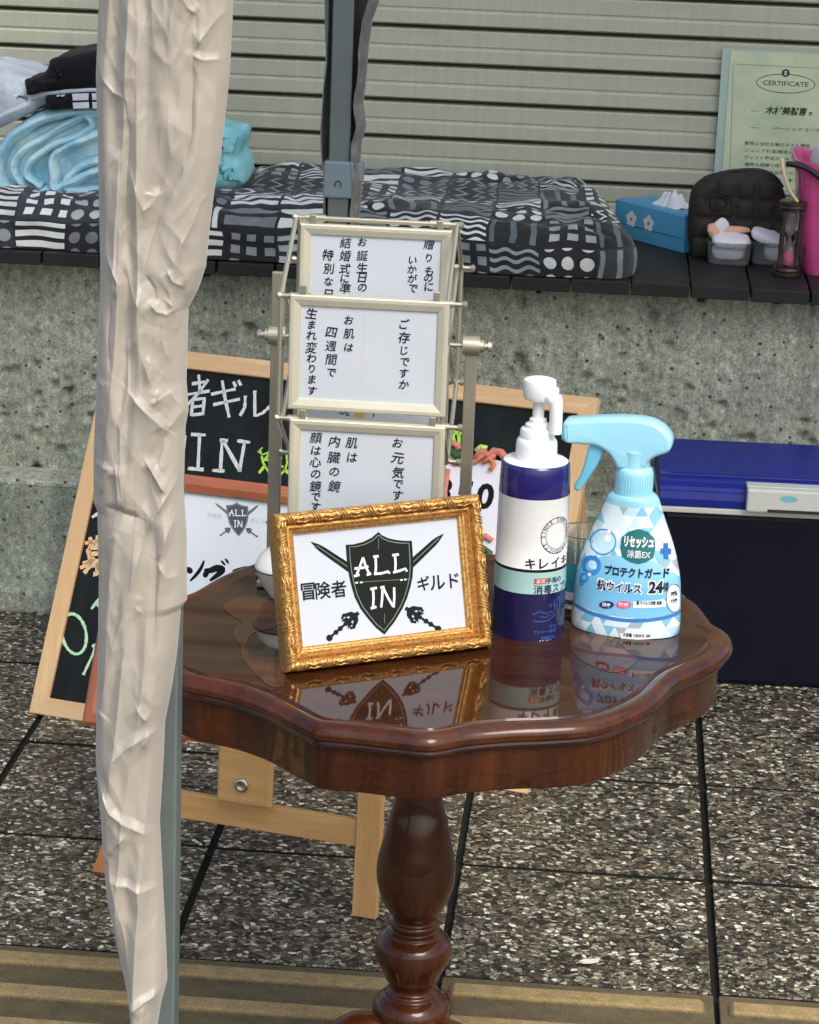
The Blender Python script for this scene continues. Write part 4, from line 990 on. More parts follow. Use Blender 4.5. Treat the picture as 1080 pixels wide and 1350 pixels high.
bm = bmesh.new(); lathe(bm, [(.0192, zb(604)), (.0193, zb(600)), (.0190, zb(585)), (.0185, zb(580)), (.0172, zb(577)), (.0160, zb(575.5)), (.0158, zb(567)), (.0150, zb(564)), (.0115, zb(562)), (.0113, zb(558)), (.0080, zb(555.5)), (.0078, zb(551)), (.0053, zb(549)), (.0053, zb(525)), (.0056, zb(524)), (.0056, zb(520))], 48)
for k in range(6):
    pass
pw_ = obj('pump_collar', bm, PLW, pb_, angle=45)
bm = bmesh.new(); lathe(bm, [(.0130, zb(524)-.001), (.0150, zb(520)), (.0152, zb(503)), (.0146, zb(499.5)), (.0120, zb(498)), (.009, zb(498.5)), (.004, zb(499)), (.0001, zb(499))], 36)
hx = lambda x: py(x, 520, PC.y).x-PC.x
zz = zb(513)
tube(bm, [(.004, -.002, zz-.001), (.012, -.005, zz-.002), (hx(731)-.003, -.010, zz-.005), (hx(733), -.011, zz-.0085)], [.0085, .0078, .0068, .0060], 16)
tube(bm, [(hx(733.6), -.011, zz-.002), (hx(734), -.011, zz-.006), (hx(735), -.011, zz-.018), (hx(735.5), -.011, zb(565.5))], [.0052, .0062, .0060, .0058], 16)
obj('pump_head', bm, PLW, pb_, smooth=False, angle=45)
# label print wrapped on the bottle: s along the arc from the label centre, z up
view = atan2(-(PC.x), PC.y)       # direction to the camera in plan
PHI = radians(52)
def wrapP(off=.00025):
    def fn(co):
        z = co.y; r = 1.03*(.0327+(.0316-.0327)*(z-zb(769))/(zb(647)-zb(769)) if z > zb(769) else .0330)
        a = PHI+co.x/r; dirx = sin(a+view*-1*-1*0 - (PC.x/PC.y)*-1*0); ca = a + atan2(PC.x, PC.y)*-1*0
        # angle measured from the camera direction, positive to the right
        th = a - atan2(-PC.x, PC.y)*-1
        return Vector(((r+off)*sin(th), -(r+off)*cos(th), z))
    return fn
def pprint(name, m, build, off=.00025):
    bm = bmesh.new(); build(bm); cut(bm, [k*.003 for k in range(-12, 13)]); warp(bm, wrapP(off)); return obj(name, bm, m, pb_)
NVI = M('navy_print', s2l(40, 44, 80), .4); REDP = M('red_print', s2l(214, 70, 50), .4); BLP = M('blue_line_print', s2l(70, 100, 190), .4)
pprint('brand_lettering', M('charcoal_print', s2l(34, 36, 44), .4), lambda b: [text(b, ch, -.0305+.0125*i, zb(729)+.0006*0, h=.0098 if ch != 'イ' else .0102, bold=.03) for i, ch in enumerate('キレイキレイ')])
def emb(b):
    ringf(b, -.0045, zb(694), .0175, .0007, 48); ringf(b, -.0045, zb(694), .0128, .0004, 40)
    for i, ch in enumerate('SANITARY PRODUCTS SINCE '):
        a = pi/2-2*pi*i/24
        if ch != ' ': text(b, ch, -.0045+.0151*cos(a), zb(694)+.0151*sin(a), h=.0032, rot=a-pi/2, bold=.02)
pprint('emblem_ring', NVI, emb)
pprint('red_tag', REDP, lambda b: bx(b, (-.0205, zb(757)+.004, 0), (.0115, .0052, .0001)), .0002)
pprint('tag_lettering', WHT, lambda b: text(b, '薬用', -.0205, zb(757)+.004, h=.004), .0005)
pprint('band_lettering', NVI, lambda b: (text(b, '手指の', -.006, zb(757)+.004, h=.0056, fat=.00015), text(b, '消毒スプレー', .0005, zb(765)+.0018, h=.0085, fat=.0002)))
def hand(b):
    z0 = zb(795)
    stroke(b, [(-.027, z0), (-.020, z0+.003), (-.013, z0+.0005), (-.008, z0+.002), (-.004, z0-.002), (-.010, z0-.006), (-.018, z0-.007), (-.026, z0-.006)], .0006)
    stroke(b, [(-.020, z0-.002), (-.013, z0-.003), (-.009, z0-.001)], .0005)
    stroke(b, [(-.004, z0+.002), (-.005, z0+.012), (.002, z0+.014), (.003, z0+.002)], .0006)
    for k in range(5): stroke(b, [(-.010+.002*k, z0+.006), (-.011+.002*k, z0+.010)], .0004)
    text(b, '手 洗 い 後 の', 0, zb(812), h=.0030); text(b, 'アルコール配合', -.013, zb(818), h=.0032)
pprint('hand_drawing', BLP, hand)
pprint('maker_lettering', WHT, lambda b: text(b, 'LION', -.013, zb(834)+.0015, h=.0048, wd=.012, bold=.05))
pprint('small_box_print', BLP, lambda b: text(b, '医薬部外品', -.010, zb(826), h=.003, wd=.015))

# ---- trigger spray bottle
SC_ = Vector((.0345, 2.303, TZ)); SYAW = radians(-8)
sb = thing('spray_bottle', 'clear light blue trigger spray bottle with mosaic label, nearest the cooler', 'spray bottle', SC_, SYAW)
zs = lambda y: py(826, y, SC_.y).z-TZ
SP = [(842.5, 56, .62), (839, 64, .62), (834, 68, .62), (822, 70.5, .61), (805, 70.6, .6), (785, 69.5, .6), (760, 67.5, .6), (740, 63.5, .6), (722, 58.5, .62), (705, 52.5, .64), (690, 46.5, .68), (675, 40.5, .73), (662, 36, .80), (655, 33.2, .87), (652, 31, .92), (649, 27.5, 1)]
k2 = .000725
def body_r(z):
    tab = sorted([(zs(y), h*k2, q) for y, h, q in SP])
    if z <= tab[0][0]: return tab[0][1], tab[0][1]*tab[0][2]
    for (a, b, c), (d, e, f) in zip(tab, tab[1:]):
        if z <= d: t = (z-a)/(d-a); r = b+(e-b)*t; return r, r*(c+(f-c)*t)
    return tab[-1][1], tab[-1][1]
def spray_mat():
    m, t, b, tc = newmat('mosaic_label_film'); sep = t.nodes.new('ShaderNodeSeparateXYZ'); t.links.new(tc.outputs['Object'], sep.inputs[0])
    x, y, z = (E(t, sep.outputs[i]) for i in range(3))
    W_, H_ = .0115, .0105
    v = z*(1/H_); r = v.fl(); fv = v.fr(); u = x*(1/W_)+r*.5+10
    cu = u.fl(); fu = u.fr(); up = ((fu-.5).ab()*2+fv).lt(1)       # upward triangle or the gap beside it
    cid = sel(up, cu*2, (u+.5).fl()*2+1)
    wn = t.nodes.new('ShaderNodeTexWhiteNoise'); wn.noise_dimensions = '2D'; cb_ = t.nodes.new('ShaderNodeCombineXYZ'); lk(t, cid, cb_.inputs[0]); lk(t, r, cb_.inputs[1]); t.links.new(cb_.outputs[0], wn.inputs['Vector'])
    tri = ramp(t, wn.outputs['Value'], [(0, s2l(214, 234, 240)), (.36, s2l(126, 190, 220)), (.58, s2l(166, 178, 184)), (.7, s2l(188, 220, 234)), (.86, s2l(226, 240, 244))], 'CONSTANT')
    n = tnoise(t, tc.outputs['Object'], 30, 2)
    zmid = ramp(t, (z+x*.25)*(1/.09), [(0, s2l(150, 208, 238)), (.5, s2l(112, 190, 232)), (.9, s2l(150, 208, 236))])
    top, bot = zs(735), zs(806)
    bnd = (x*x)*-9+top+.010+(E(t, n)-.5)*.012
    inmid = z.gt(bot+.004+(x*x)*2.0)*z.lt(bnd)
    c = mixc(t, inmid, tri, zmid)
    st = z.gt(bot-.0005+(x*x)*2.0)*z.lt(bot+.0032+(x*x)*2.0); c = mixc(t, st, c, s2l(58, 128, 196))
    c = mixc(t, z.gt(zs(661)), c, s2l(150, 212, 232)); c = mixc(t, z.lt(zs(836)), c, s2l(170, 205, 212))
    t.links.new(c, b.inputs['Base Color']); b.inputs['Roughness'].default_value = .22; b.inputs['Coat Weight'].default_value = .5; b.inputs['Coat Roughness'].default_value = .06
    return m
BLC = M('translucent_blue_plastic', s2l(158, 218, 238), .3, .03, coat=.4, sss=.25); BLC2 = M('aqua_trigger_plastic', s2l(112, 192, 220), .3, .03, coat=.4)
bm = bmesh.new(); seg = 72; rings = []
pz = [p for p in catmull([(zs(y), h*k2, q) for y, h, q in SP], 4)]
for p in [Vector((.0012, pz[0][1]*.93, pz[0][2]))]+pz:
    rings.append([bm.verts.new((p[1]*cos(2*pi*k/seg), p[1]*p[2]*sin(2*pi*k/seg), max(p[0], .0006))) for k in range(seg)])
for A, Bq in zip(rings, rings[1:]):
    for k in range(seg): bm.faces.new((A[k], A[(k+1) % seg], Bq[(k+1) % seg], Bq[k]))
bm.faces.new(rings[0]); bm.faces.new(rings[-1]); obj('body', bm, spray_mat(), sb, angle=50)
bm = bmesh.new(); z0, z1 = zs(652), zs(615)
pr = [(.0168, z0), (.0172, z0+.001), (.0170, z1-.003), (.0160, z1), (.0140, z1+.0015), (.0135, zs(600)), (.0145, zs(592))]
lathe(bm, pr, 40)
for k in range(40):
    a = 2*pi*k/40; bx(bm, (.0171*cos(a), .0171*sin(a), (z0+z1)/2-.0005), (.0008, .0009, z1-z0-.008), rz=a)
obj('screw_collar', bm, BLC, sb, angle=40)
sp = lambda x, y: ((py(x, y, SC_.y).x-SC_.x)/cos(SYAW), py(x, y, SC_.y).z-TZ)
hz = [(418, 270), (424, 258), (440, 250), (500, 245), (600, 237), (700, 233), (770, 237), (820, 248), (860, 270), (888, 298), (901, 325), (900, 350), (893, 368), (875, 382), (845, 392), (815, 408), (795, 428), (780, 452), (720, 460), (665, 455), (650, 430), (630, 400), (600, 375), (560, 358), (500, 354), (440, 350), (425, 338), (418, 310)]
H2 = [sp(620+u/3.373, 480+v/3.373) for u, v in hz]
H2 = [p[:2] for p in catmull([(p[0], p[1], 0) for p in H2], 3, True)]
def inflate(bm, O, half, edge=.004, layers=6):
    """rounded slab of an outline in XZ; y is thickness"""
    n = len(O); V = [Vector(p) for p in O]
    area = sum(V[i].x*V[(i+1) % n].y-V[(i+1) % n].x*V[i].y for i in range(n)); s = 1 if area > 0 else -1
    def off(d):
        R_ = []
        for i in range(n):
            t_ = V[(i+1) % n]-V[i-1]; t_.normalize(); R_.append(V[i]+Vector((-t_.y, t_.x))*d*s)
        return R_
    rs = []
    for k in range(-layers, layers+1):
        a = pi/2*k/layers; d = edge*(1-cos(a)); y = (half-edge)*(1 if k > 0 else -1 if k < 0 else 0)+edge*sin(a) if k else 0
        rs.append([bm.verts.new((p.x, y, p.y)) for p in off(d)])
    for A, Bq in zip(rs, rs[1:]):
        for i in range(n): bm.faces.new((A[i], A[(i+1) % n], Bq[(i+1) % n], Bq[i]))
    bm.faces.new(rs[0]); bm.faces.new(rs[-1])
bm = bmesh.new(); inflate(bm, H2, .0125, .0040); obj('spray_head', bm, BLC, sb, angle=35)
bm = bmesh.new(); q = sp(744, 572); tube(bm, [(q[0]+.002, 0, q[1]), (q[0]-.0012, 0, q[1])], .0085, 20); obj('nozzle', bm, BLC2, sb, angle=40)
T2 = [sp(620+u/3.373, 480+v/3.373) for u, v in [(545, 352), (575, 356), (600, 368), (592, 400), (572, 445), (540, 495), (505, 548), (488, 566), (468, 562), (464, 545), (485, 510), (505, 460), (520, 405), (530, 370)]]
bm = bmesh.new(); inflate(bm, [p[:2] for p in catmull([(p[0], p[1], 0) for p in T2], 3, True)], .0072, .0028, 4); obj('trigger', bm, BLC2, sb, angle=60)
# label print projected straight onto the front of the body
MZ = Matrix.Rotation(SYAW, 4, 'Z'); MS = Matrix.Translation(SC_) @ MZ
def lab(x, y):
    """where the ray meets the body front -> local x, z (iterated)"""
    z = .05; yy = SC_.y-.02
    for _ in range(6):
        p = MS.inverted() @ py(x, y, yy); rx, ry = body_r(p.z); q = max(0, 1-(p.x/rx)**2); g = MS @ Vector((p.x, -ry*sqrt(q), p.z)); yy = g.y
    return (p.x, p.z)
def sprint(name, m, build, off=.0003):
    bm = bmesh.new(); build(bm); cut(bm, [k*.004 for k in range(-12, 13)], [k*.008 for k in range(0, 16)])
    for v in bm.verts:
        rx, ry = body_r(v.co.y); x = max(-rx*.985, min(rx*.985, v.co.x)); yy = -ry*sqrt(1-(x/rx)**2)
        nrm = Vector((x/rx**2, yy/ry**2, 0)).normalized(); v.co = Vector((x, yy, v.co.y))+nrm*off
    return obj(name, bm, m, sb)
sl2 = lambda u, v: lab(620+u/3.373, 480+v/3.373)
TEAL = M('teal_green_print', s2l(30, 112, 112), .35); WH2 = M('pure_white_print', (.85, .87, .88), .35, .01); DKB = M('blue_black_print', s2l(24, 34, 60), .4); SKY = M('bright_blue_print', s2l(50, 140, 215), .35, .2, 60); PALE = M('bubble_print', s2l(190, 230, 248), .3, .15, 50); ROSE = M('rose_print', s2l(226, 98, 128), .35); BORD = M('navy_pill', s2l(38, 44, 110), .35)
hexo = [(748, 732), (790, 745), (820, 775), (824, 815), (815, 860), (785, 880), (748, 890), (710, 880), (676, 858), (668, 815), (674, 770), (705, 745)]
sprint('hexagon_logo', TEAL, lambda b: poly(b, [sl2(*p) for p in hexo]), .0003)
def tx(b, s, u, v, h, wd, bold=.03, rot=0, fat=0):
    q = sl2(u, v); q2 = sl2(u+wd/2, v); q1 = sl2(u-wd/2, v); q3 = sl2(u, v+h/2); q4 = sl2(u, v-h/2)
    text(b, s, q[0], q[1], h=abs(q4[1]-q3[1]), wd=abs(q2[0]-q1[0]), bold=0 if bold < .025 else bold, rot=rot, fat=.00012 if bold < .025 else 0)
sprint('logo_lettering', WH2, lambda b: (tx(b, 'リセッシュ', 750, 792, 52, 132, .05), tx(b, '除菌EX', 750, 846, 34, 100, .02)), .0006)
def halo(b):
    for s, u, v, h, wd in (('抗ウイルス', 662, 992, 62, 208), ('24', 825, 992, 66, 74)):
        tx(b, s, u, v, h, wd, .11)
sprint('lettering_halo', WH2, halo, .0004)
sprint('product_lettering', DKB, lambda b: (tx(b, 'プロテクトガード', 738, 928, 44, 286, .04), tx(b, '抗ウイルス', 662, 992, 46, 196, .03), tx(b, '24', 825, 992, 54, 64, .05), tx(b, '時間', 868, 990, 40, 22, .02), tx(b, '99%', 905, 1020, 22, 28, .03), tx(b, '除菌', 905, 1052, 18, 26, .03), tx(b, '菌 ウイルス対策 消臭', 795, 1062, 18, 110, .01), tx(b, '大容量 つめかえ 350', 740, 1206, 16, 120, .01)), .0007)
sprint('left_pill', BORD, lambda b: poly(b, [sl2(*p) for p in circ(607, 1070, 33, 24, 17)]), .0004)
sprint('right_pill', ROSE, lambda b: poly(b, [sl2(*p) for p in circ(683, 1070, 34, 24, 17)]), .0004)
sprint('pill_lettering', WH2, lambda b: (tx(b, '消臭', 607, 1070, 18, 40, .03), tx(b, '除菌', 683, 1070, 18, 40, .03)), .0007)
sprint('white_strip', WH2, lambda b: (poly(b, [sl2(*p) for p in [(725, 1055), (860, 1045), (872, 1058), (868, 1078), (725, 1085)]]), poly(b, [sl2(*p) for p in [(665, 1196), (812, 1192), (806, 1222), (672, 1224)]])), .00035)
def ring_(b, u, v, r, w): 
    stroke(b, [sl2(*p) for p in circ(u, v, r, 30)+[(u+r, v)]], w)
sprint('bubble_fill', PALE, lambda b: [poly(b, [sl2(*p) for p in circ(u, v, r, 24)]) for u, v, r in ((598, 795, 50), (548, 890, 22), (520, 925, 12), (548, 840, 14))], .00035)
sprint('bubble_outline', SKY, lambda b: (ring_(b, 592, 790, 56, .0012), ring_(b, 540, 895, 34, .0042), ring_(b, 508, 948, 16, .002), ring_(b, 498, 972, 8, .0014), ring_(b, 556, 862, 9, .001)), .0004)
sprint('shine', WH2, lambda b: [poly(b, [sl2(*p) for p in circ(u, v, r, 16)]) for u, v, r in ((612, 775, 16), (532, 935, 8), (556, 905, 6), (618, 745, 9))], .0005)
sprint('blue_cross', M('cross_print', s2l(40, 104, 170), .35), lambda b: (poly(b, [sl2(*p) for p in [(858, 795), (880, 795), (880, 818), (894, 820), (892, 846), (880, 846), (880, 868), (860, 866), (858, 846), (845, 842), (845, 820), (858, 818)]])), .0004)
sprint('round_seal', WH2, lambda b: poly(b, [sl2(*p) for p in circ(906, 1040, 34, 24, 62)]), .00035)
sprint('seal_line', DKB, lambda b: stroke(b, [sl2(*p) for p in circ(906, 1040, 34, 24, 62)+[(940, 1040)]], .0005), .0004)

# ---- clear cup behind the bottles, white dish behind the gold frame
def glass(name, col, rough=.05):
    m, t, b, tc = newmat(name); b.inputs['Base Color'].default_value = (*col, 1); b.inputs['Transmission Weight'].default_value = .92; b.inputs['Roughness'].default_value = rough; b.inputs['IOR'].default_value = 1.3; return m
CLR = glass('clear_plastic', (.86, .92, .88), .08)
cp = Vector((-.0085, 2.365, TZ)); zc_ = lambda y: py(765, y, cp.y).z-TZ
cu = thing('plastic_cup', 'clear plastic cup with turquoise band half hidden between the two bottles', 'cup', cp)
zt2 = zc_(700)
bm = bmesh.new(); lathe(bm, [(.0001, .001), (.022, .001), (.0225, .003), (.0265, zt2-.001), (.0275, zt2), (.0272, zt2+.001), (.026, zt2), (.0217, .005), (.0001, .004)], 40); obj('wall', bm, CLR, cu, smooth=True)
za, zb2 = zc_(783), zc_(735)
rc = lambda z: .0226+.004*(z/zt2)
bm = bmesh.new(); lathe(bm, [(rc(za)+.0004, za+.008), (rc(zb2)+.0004, zb2)], 40, cap=False); obj('turquoise_band', bm, M('turquoise_film', s2l(70, 160, 178), .3, .1), cu, smooth=True)
bm = bmesh.new(); lathe(bm, [(rc(za)+.0006, za), (rc(za)+.0006, za+.008)], 40, cap=False); obj('white_band', bm, WHT, cu, smooth=True)
dp = Vector((-.2925, 2.335, TZ))
di = thing('white_dish', 'small white dish with dark line half hidden behind the gold frame', 'dish', dp)
DW = M('glazed_white', (.78, .77, .70), .2, .02, coat=.6); zd = lambda y: py(350, y, dp.y).z-TZ
bm = bmesh.new(); lathe(bm, [(.0001, .003), (.012, .003), (.0125, 0), (.014, 0), (.0145, .003), (.022, .012), (.0285, .027), (.0295, .029), (.028, .033), (.0245, .040), (.018, .047), (.008, .052), (.0001, .053)], 44); obj('bowl', bm, DW, di, smooth=True)
bm = bmesh.new(); lathe(bm, [(.0292, .0285), (.0300, .0290), (.0297, .0300)], 44, cap=False); obj('rim_line', bm, INK, di)
# ================================================================= CUSHION ON THE LEDGE
def quilt_mat():
    m, t, b, tc = newmat('black_white_patchwork_print')
    uvn = t.nodes.new('ShaderNodeUVMap'); uvn.uv_map = 'UV'
    nz = t.nodes.new('ShaderNodeTexNoise'); nz.inputs['Scale'].default_value = 9; nz.inputs['Detail'].default_value = 2; t.links.new(uvn.outputs[0], nz.inputs['Vector'])
    ma = t.nodes.new('ShaderNodeVectorMath'); ma.operation = 'MULTIPLY_ADD'; t.links.new(nz.outputs['Color'], ma.inputs[0]); ma.inputs[1].default_value = (.022, .022, 0); t.links.new(uvn.outputs[0], ma.inputs[2])
    sep = t.nodes.new('ShaderNodeSeparateXYZ'); t.links.new(ma.outputs[0], sep.inputs[0])
    x, y = E(t, sep.outputs[0])+5, E(t, sep.outputs[1])+5
    u = x*(1/.078); v = y*(1/.064); cu, cv, fu, fv = u.fl(), v.fl(), u.fr(), v.fr()
    def wn(off):
        n = t.nodes.new('ShaderNodeTexWhiteNoise'); n.noise_dimensions = '3D'; c = t.nodes.new('ShaderNodeCombineXYZ'); lk(t, cu, c.inputs[0]); lk(t, cv, c.inputs[1]); c.inputs[2].default_value = off
        t.links.new(c.outputs[0], n.inputs['Vector']); return E(t, n.outputs['Value'])
    r1 = wn(3.3)
    f = lambda e, k: (e*k).fr()
    stripes = (f(fv, 4.0)).gt(.42)
    dots_x, dots_y = f(fu, 3)-.5, f(fv, 2.4)-.5; dots = (dots_x*dots_x+dots_y*dots_y).lt(.12)
    checks = f(fu, 3).gt(.42)*f(fv, 3).gt(.42)
    zz = (fu*3+(f(fv, 2.5)-.5).ab()*1.3).fr().lt(.24)
    bars = f(fu, 2.6).lt(.3)
    waves = (fv*5+(fu*14).sn()*.22).fr().lt(.42)
    thick = f(fv, 2.2).gt(.35)
    pat = sel(r1.lt(.2), stripes, sel(r1.lt(.36), dots, sel(r1.lt(.56), checks, sel(r1.lt(.74), zz, sel(r1.lt(.84), bars, sel(r1.lt(.93), waves, thick))))))
    inside = fu.gt(.03)*fu.lt(.97)*fv.gt(.04)*fv.lt(.96)
    pat = pat*inside
    tone = ramp(t, wn(8.1)*.75+E(t, tnoise(t, uvn.outputs[0], 14, 3))*.4, [(.2, s2l(86, 96, 102)), (.5, s2l(150, 156, 156)), (.72, s2l(216, 220, 216))])
    weave = ramp(t, tnoise(t, uvn.outputs[0], 500, 2), [(.3, (.8, .8, .8)), (.7, (1.1, 1.1, 1.1))])
    c = mixc(t, pat, mixc(t, wn(2.2).gt(.7)*.6, s2l(24, 26, 29), s2l(50, 58, 62)), tone); c = mixc(t, .5, c, weave, 'MULTIPLY')
    t.links.new(c, b.inputs['Base Color']); b.inputs['Roughness'].default_value = .85; b.inputs['Sheen Weight'].default_value = .15
    t.links.new(bump(t, tnoise(t, tc.outputs['Object'], 28, 4), .6, .004), b.inputs['Normal']); return m
def cushion():
    x0, x1 = -1.12, py(845, 350, 3.72).x+.016; nu, nv = 320, 90; bm = bmesh.new(); uv = bm.loops.layers.uv.new('UV'); rows = []; uvs = {}
    for i in range(nu+1):
        fx = i/nu; x = x0+(x1-x0)*fx; ex = min(1, (x1-x)/.07, (x-x0)/.07); ex = sqrt(max(.0, 1-(1-max(0, ex))**2))
        bump_ = .011*exp(-((x+.50)/.13)**2); tall = .075+bump_*.3; row = []
        yf = LEDGEY+.012+.014*sin(x*13)*.4; yb = 4.135-.02*fx
        arc = 0; prev = None
        for j in range(nv+1):
            a = pi*j/nv*1.0
            # superellipse loop front bottom -> over the top -> back bottom
            cx_ = (yf+yb)/2; hy = (yb-yf)/2*(.35+.65*ex)
            ca, sa = -cos(a), sin(a); yy = cx_+hy*(abs(ca)**.45)*(1 if ca > 0 else -1); zz_ = (tall*ex+.003)*(abs(sa)**.42)
            w_ = abs(sa)**.5*ex
            top_ = max(0, (yy-yf)/(yb-yf)); hump = bump_*1.2*top_+.020*top_*min(1, max(0, (x+.52)/.25))
            zz_ += w_*(.010*fbm(x*9, yy*11, 1, 4)+.005*noise.noise(Vector((x*30, yy*22, 3)))-.006*(1-min(1, abs(noise.noise(Vector((x*11+yy*4, yy*14, 7))))*4))+hump - .010*exp(-((yy-yf-.19)/.035)**2))
            sx = .0035*fbm(x*14, yy*14+zz_*20, 6, 3)
            sx -= (.085*max(0, fx-.80)/.20*top_)
            yy += .006*fbm(x*12, zz_*30, 9, 3)*ex - .006*abs(sin(x*21+.5))*exp(-(zz_/.03)**2)*(1 if ca < 0 else 0)*0
            p = Vector((x+sx, yy, LEDGEZ+max(.0015, zz_)))
            if prev is not None: arc += (p-prev).length
            prev = p; vtx = bm.verts.new(p); uvs[vtx] = (x, arc); row.append(vtx)
        rows.append(row)
    for A, Bq in zip(rows, rows[1:]):
        for j in range(nv):
            f = bm.faces.new((A[j], Bq[j], Bq[j+1], A[j+1]))
            for l in f.loops: l[uv].uv = uvs[l.vert]
    for R_ in (rows[0], rows[-1]):
        try: bm.faces.new(R_)
        except ValueError: pass
    o = obj('floor_cushion', bm, quilt_mat(), None, smooth=True)
    return o
tag(cushion(), 'long black and white patchwork cushion lying on the dark ledge', 'cushion')

# ================================================================= FOLDED CLOTHES
def cloth_mat(name, a, b_, c_=None, rough=.9):
    m, t, b, tc = newmat(name); v = tc.outputs['Object']
    st = [(.3, a), (.62, b_)]+([(.74, c_)] if c_ else [])
    t.links.new(ramp(t, tnoise(t, v, 20, 5, .65), st), b.inputs['Base Color']); b.inputs['Roughness'].default_value = rough; b.inputs['Sheen Weight'].default_value = .06; b.inputs['Specular IOR Level'].default_value = .25
    t.links.new(bump(t, tnoise(t, v, 70, 5, .65), .7, .0035, bump(t, tnoise(t, v, 1200, 2), .2, .0004)), b.inputs['Normal']); return m
TOW = cloth_mat('tie_dye_blue_cloth', s2l(104, 182, 208), s2l(196, 224, 230), s2l(208, 216, 176)); BLK = cloth_mat('black_cloth', s2l(6, 8, 11), s2l(16, 18, 23)); GRW = cloth_mat('pale_grey_blue_cloth', s2l(150, 168, 184), s2l(196, 206, 214))
zq = lambda u, v: (u/3.1765, 60+v/3.1765)
def ribbon(bm, pts, th, Y0_, Y1_, ny=14, amp=.0035, seed=0):
    th *= 1.35
    """a folded sheet: profile path in XZ (photo units at Y0_), thickness th, running back to Y1_"""
    P = catmull([(*py(*zq(*p), Y0_).to_tuple()[::2], 0) for p in pts], 7); n = len(P); S = []
    for k in range(ny+1):
        f = k/ny; y = Y0_+(Y1_-Y0_)*f; Lr, Rr = [], []
        for i, p in enumerate(P):
            d = (P[min(i+1, n-1)]-P[max(i-1, 0)]).normalized(); nn = Vector((-d.y, d.x, 0)); rd = sqrt(max(.02, 1-(1-min(1, f*5))**2))
            q = p+nn*amp*fbm(i*.14, f*5, seed, 3)*.8; yy = y+amp*1.3*fbm(i*.10, f*2, seed+4, 3)
            Lr.append(bm.verts.new((q.x+nn.x*th/2*rd, yy, q.y+nn.y*th/2*rd))); Rr.append(bm.verts.new((q.x-nn.x*th/2*rd, yy, q.y-nn.y*th/2*rd)))
        S.append(Lr+Rr[::-1])
    for A, Bq in zip(S, S[1:]):
        m_ = len(A)
        for i in range(m_): bm.faces.new((A[i], A[(i+1) % m_], Bq[(i+1) % m_], Bq[i]))
    for E_ in (S[0], S[-1]):
        m_ = len(E_)
        for i in range(n-1): bm.faces.new((E_[i], E_[i+1], E_[m_-2-i], E_[m_-1-i]))
def lump(bm, pts, Y0_, Y1_, edge, amp=.004, seed=0, dense=3):
    O = [py(*zq(*p), Y0_).to_tuple()[::2] for p in pts]; O = [p[:2] for p in catmull([(p[0], p[1], 0) for p in O], dense, True)]
    b2 = bmesh.new(); inflate(b2, O, (Y1_-Y0_)/2, edge, 8)
    bmesh.ops.triangulate(b2, faces=[f for f in b2.faces if len(f.verts) > 4]); 
    for _ in range(2): bmesh.ops.subdivide_edges(b2, edges=[e for e in b2.edges if e.calc_length() > .012], cuts=1, use_grid_fill=True)
    for v in b2.verts:
        v.co += Vector((fbm(v.co.x*18, v.co.z*18, seed, 3)*amp*.6, fbm(v.co.x*22, v.co.z*22, seed+2, 4)*amp, fbm(v.co.x*20, v.co.y*20, seed+5, 3)*amp*.6)); v.co.y += (Y0_+Y1_)/2
    me = bpy.data.meshes.new('tmp'); b2.to_mesh(me); b2.free(); bm.from_mesh(me); bpy.data.meshes.remove(me)
YT = 3.80
bm = bmesh.new()
lump(bm, [(640, 275), (400, 286), (250, 300), (120, 350), (30, 420), (0, 500), (10, 570), (70, 612), (230, 616), (640, 612)], YT+.025, YT+.2, .02, .004, 21)
ribbon(bm, [(620, 268), (400, 276), (250, 290), (120, 335), (30, 400), (-15, 480), (-10, 570), (60, 618), (230, 622), (420, 618), (640, 620)], .015, YT, YT+.20, seed=1)
ribbon(bm, [(600, 300), (420, 296), (340, 300), (215, 368), (90, 440), (48, 505), (70, 570), (140, 606), (240, 606)], .012, YT+.004, YT+.20, seed=2)
ribbon(bm, [(350, 296), (380, 330), (335, 375), (205, 430), (118, 495), (112, 556), (165, 600)], .011, YT-.002, YT+.18, seed=3)
ribbon(bm, [(640, 340), (420, 372), (330, 404), (255, 440), (213, 485), (214, 560), (232, 604), (320, 566), (425, 520), (640, 520)], .014, YT-.006, YT+.19, seed=4)
ribbon(bm, [(600, 460), (415, 486), (335, 512), (262, 590), (330, 612), (430, 606)], .013, YT-.002, YT+.17, seed=5)
tag(obj('tie_dye_towel', bm, TOW, None, smooth=True), 'light blue tie dye towel folded in loose loops on the left of the cushion', 'towel')
bm = bmesh.new(); lump(bm, [(700, 300), (850, 330), (955, 368), (1006, 380), (1000, 430), (985, 470), (1010, 500), (1024, 580), (990, 600), (935, 618), (700, 630)], YT+.03, YT+.17, .03, .007, 3)
tag(obj('mint_blue_towel', bm, cloth_mat('mint_blue_cloth', s2l(96, 178, 200), s2l(150, 214, 214), s2l(176, 220, 190)), None, smooth=True), 'mint blue towel whose folded end sticks out right of the beige curtain', 'towel')
bm = bmesh.new(); ribbon(bm, [(420, 190), (250, 196), (130, 218), (110, 250), (0, 300), (-120, 360)], .022, YT-.004, YT+.2, seed=7, amp=.004)
lump(bm, [(-120, 112), (0, 108), (50, 118), (95, 136), (180, 165), (205, 210), (190, 255), (120, 285), (60, 318), (0, 345), (-120, 380)], YT-.002, YT+.19, .03, .004, 8)
tag(obj('grey_shirt', bm, GRW, None, smooth=True), 'pale grey blue shirt rolled on top of the blue towels at the left edge', 'shirt')
bm = bmesh.new(); lump(bm, [(90, 150), (120, 146), (165, 130), (190, 90), (207, 60), (300, 42), (420, 22), (600, 20), (640, 120), (600, 190), (420, 194), (300, 196), (210, 205), (135, 214), (100, 195)], YT-.012, YT+.17, .022, .004, 11)
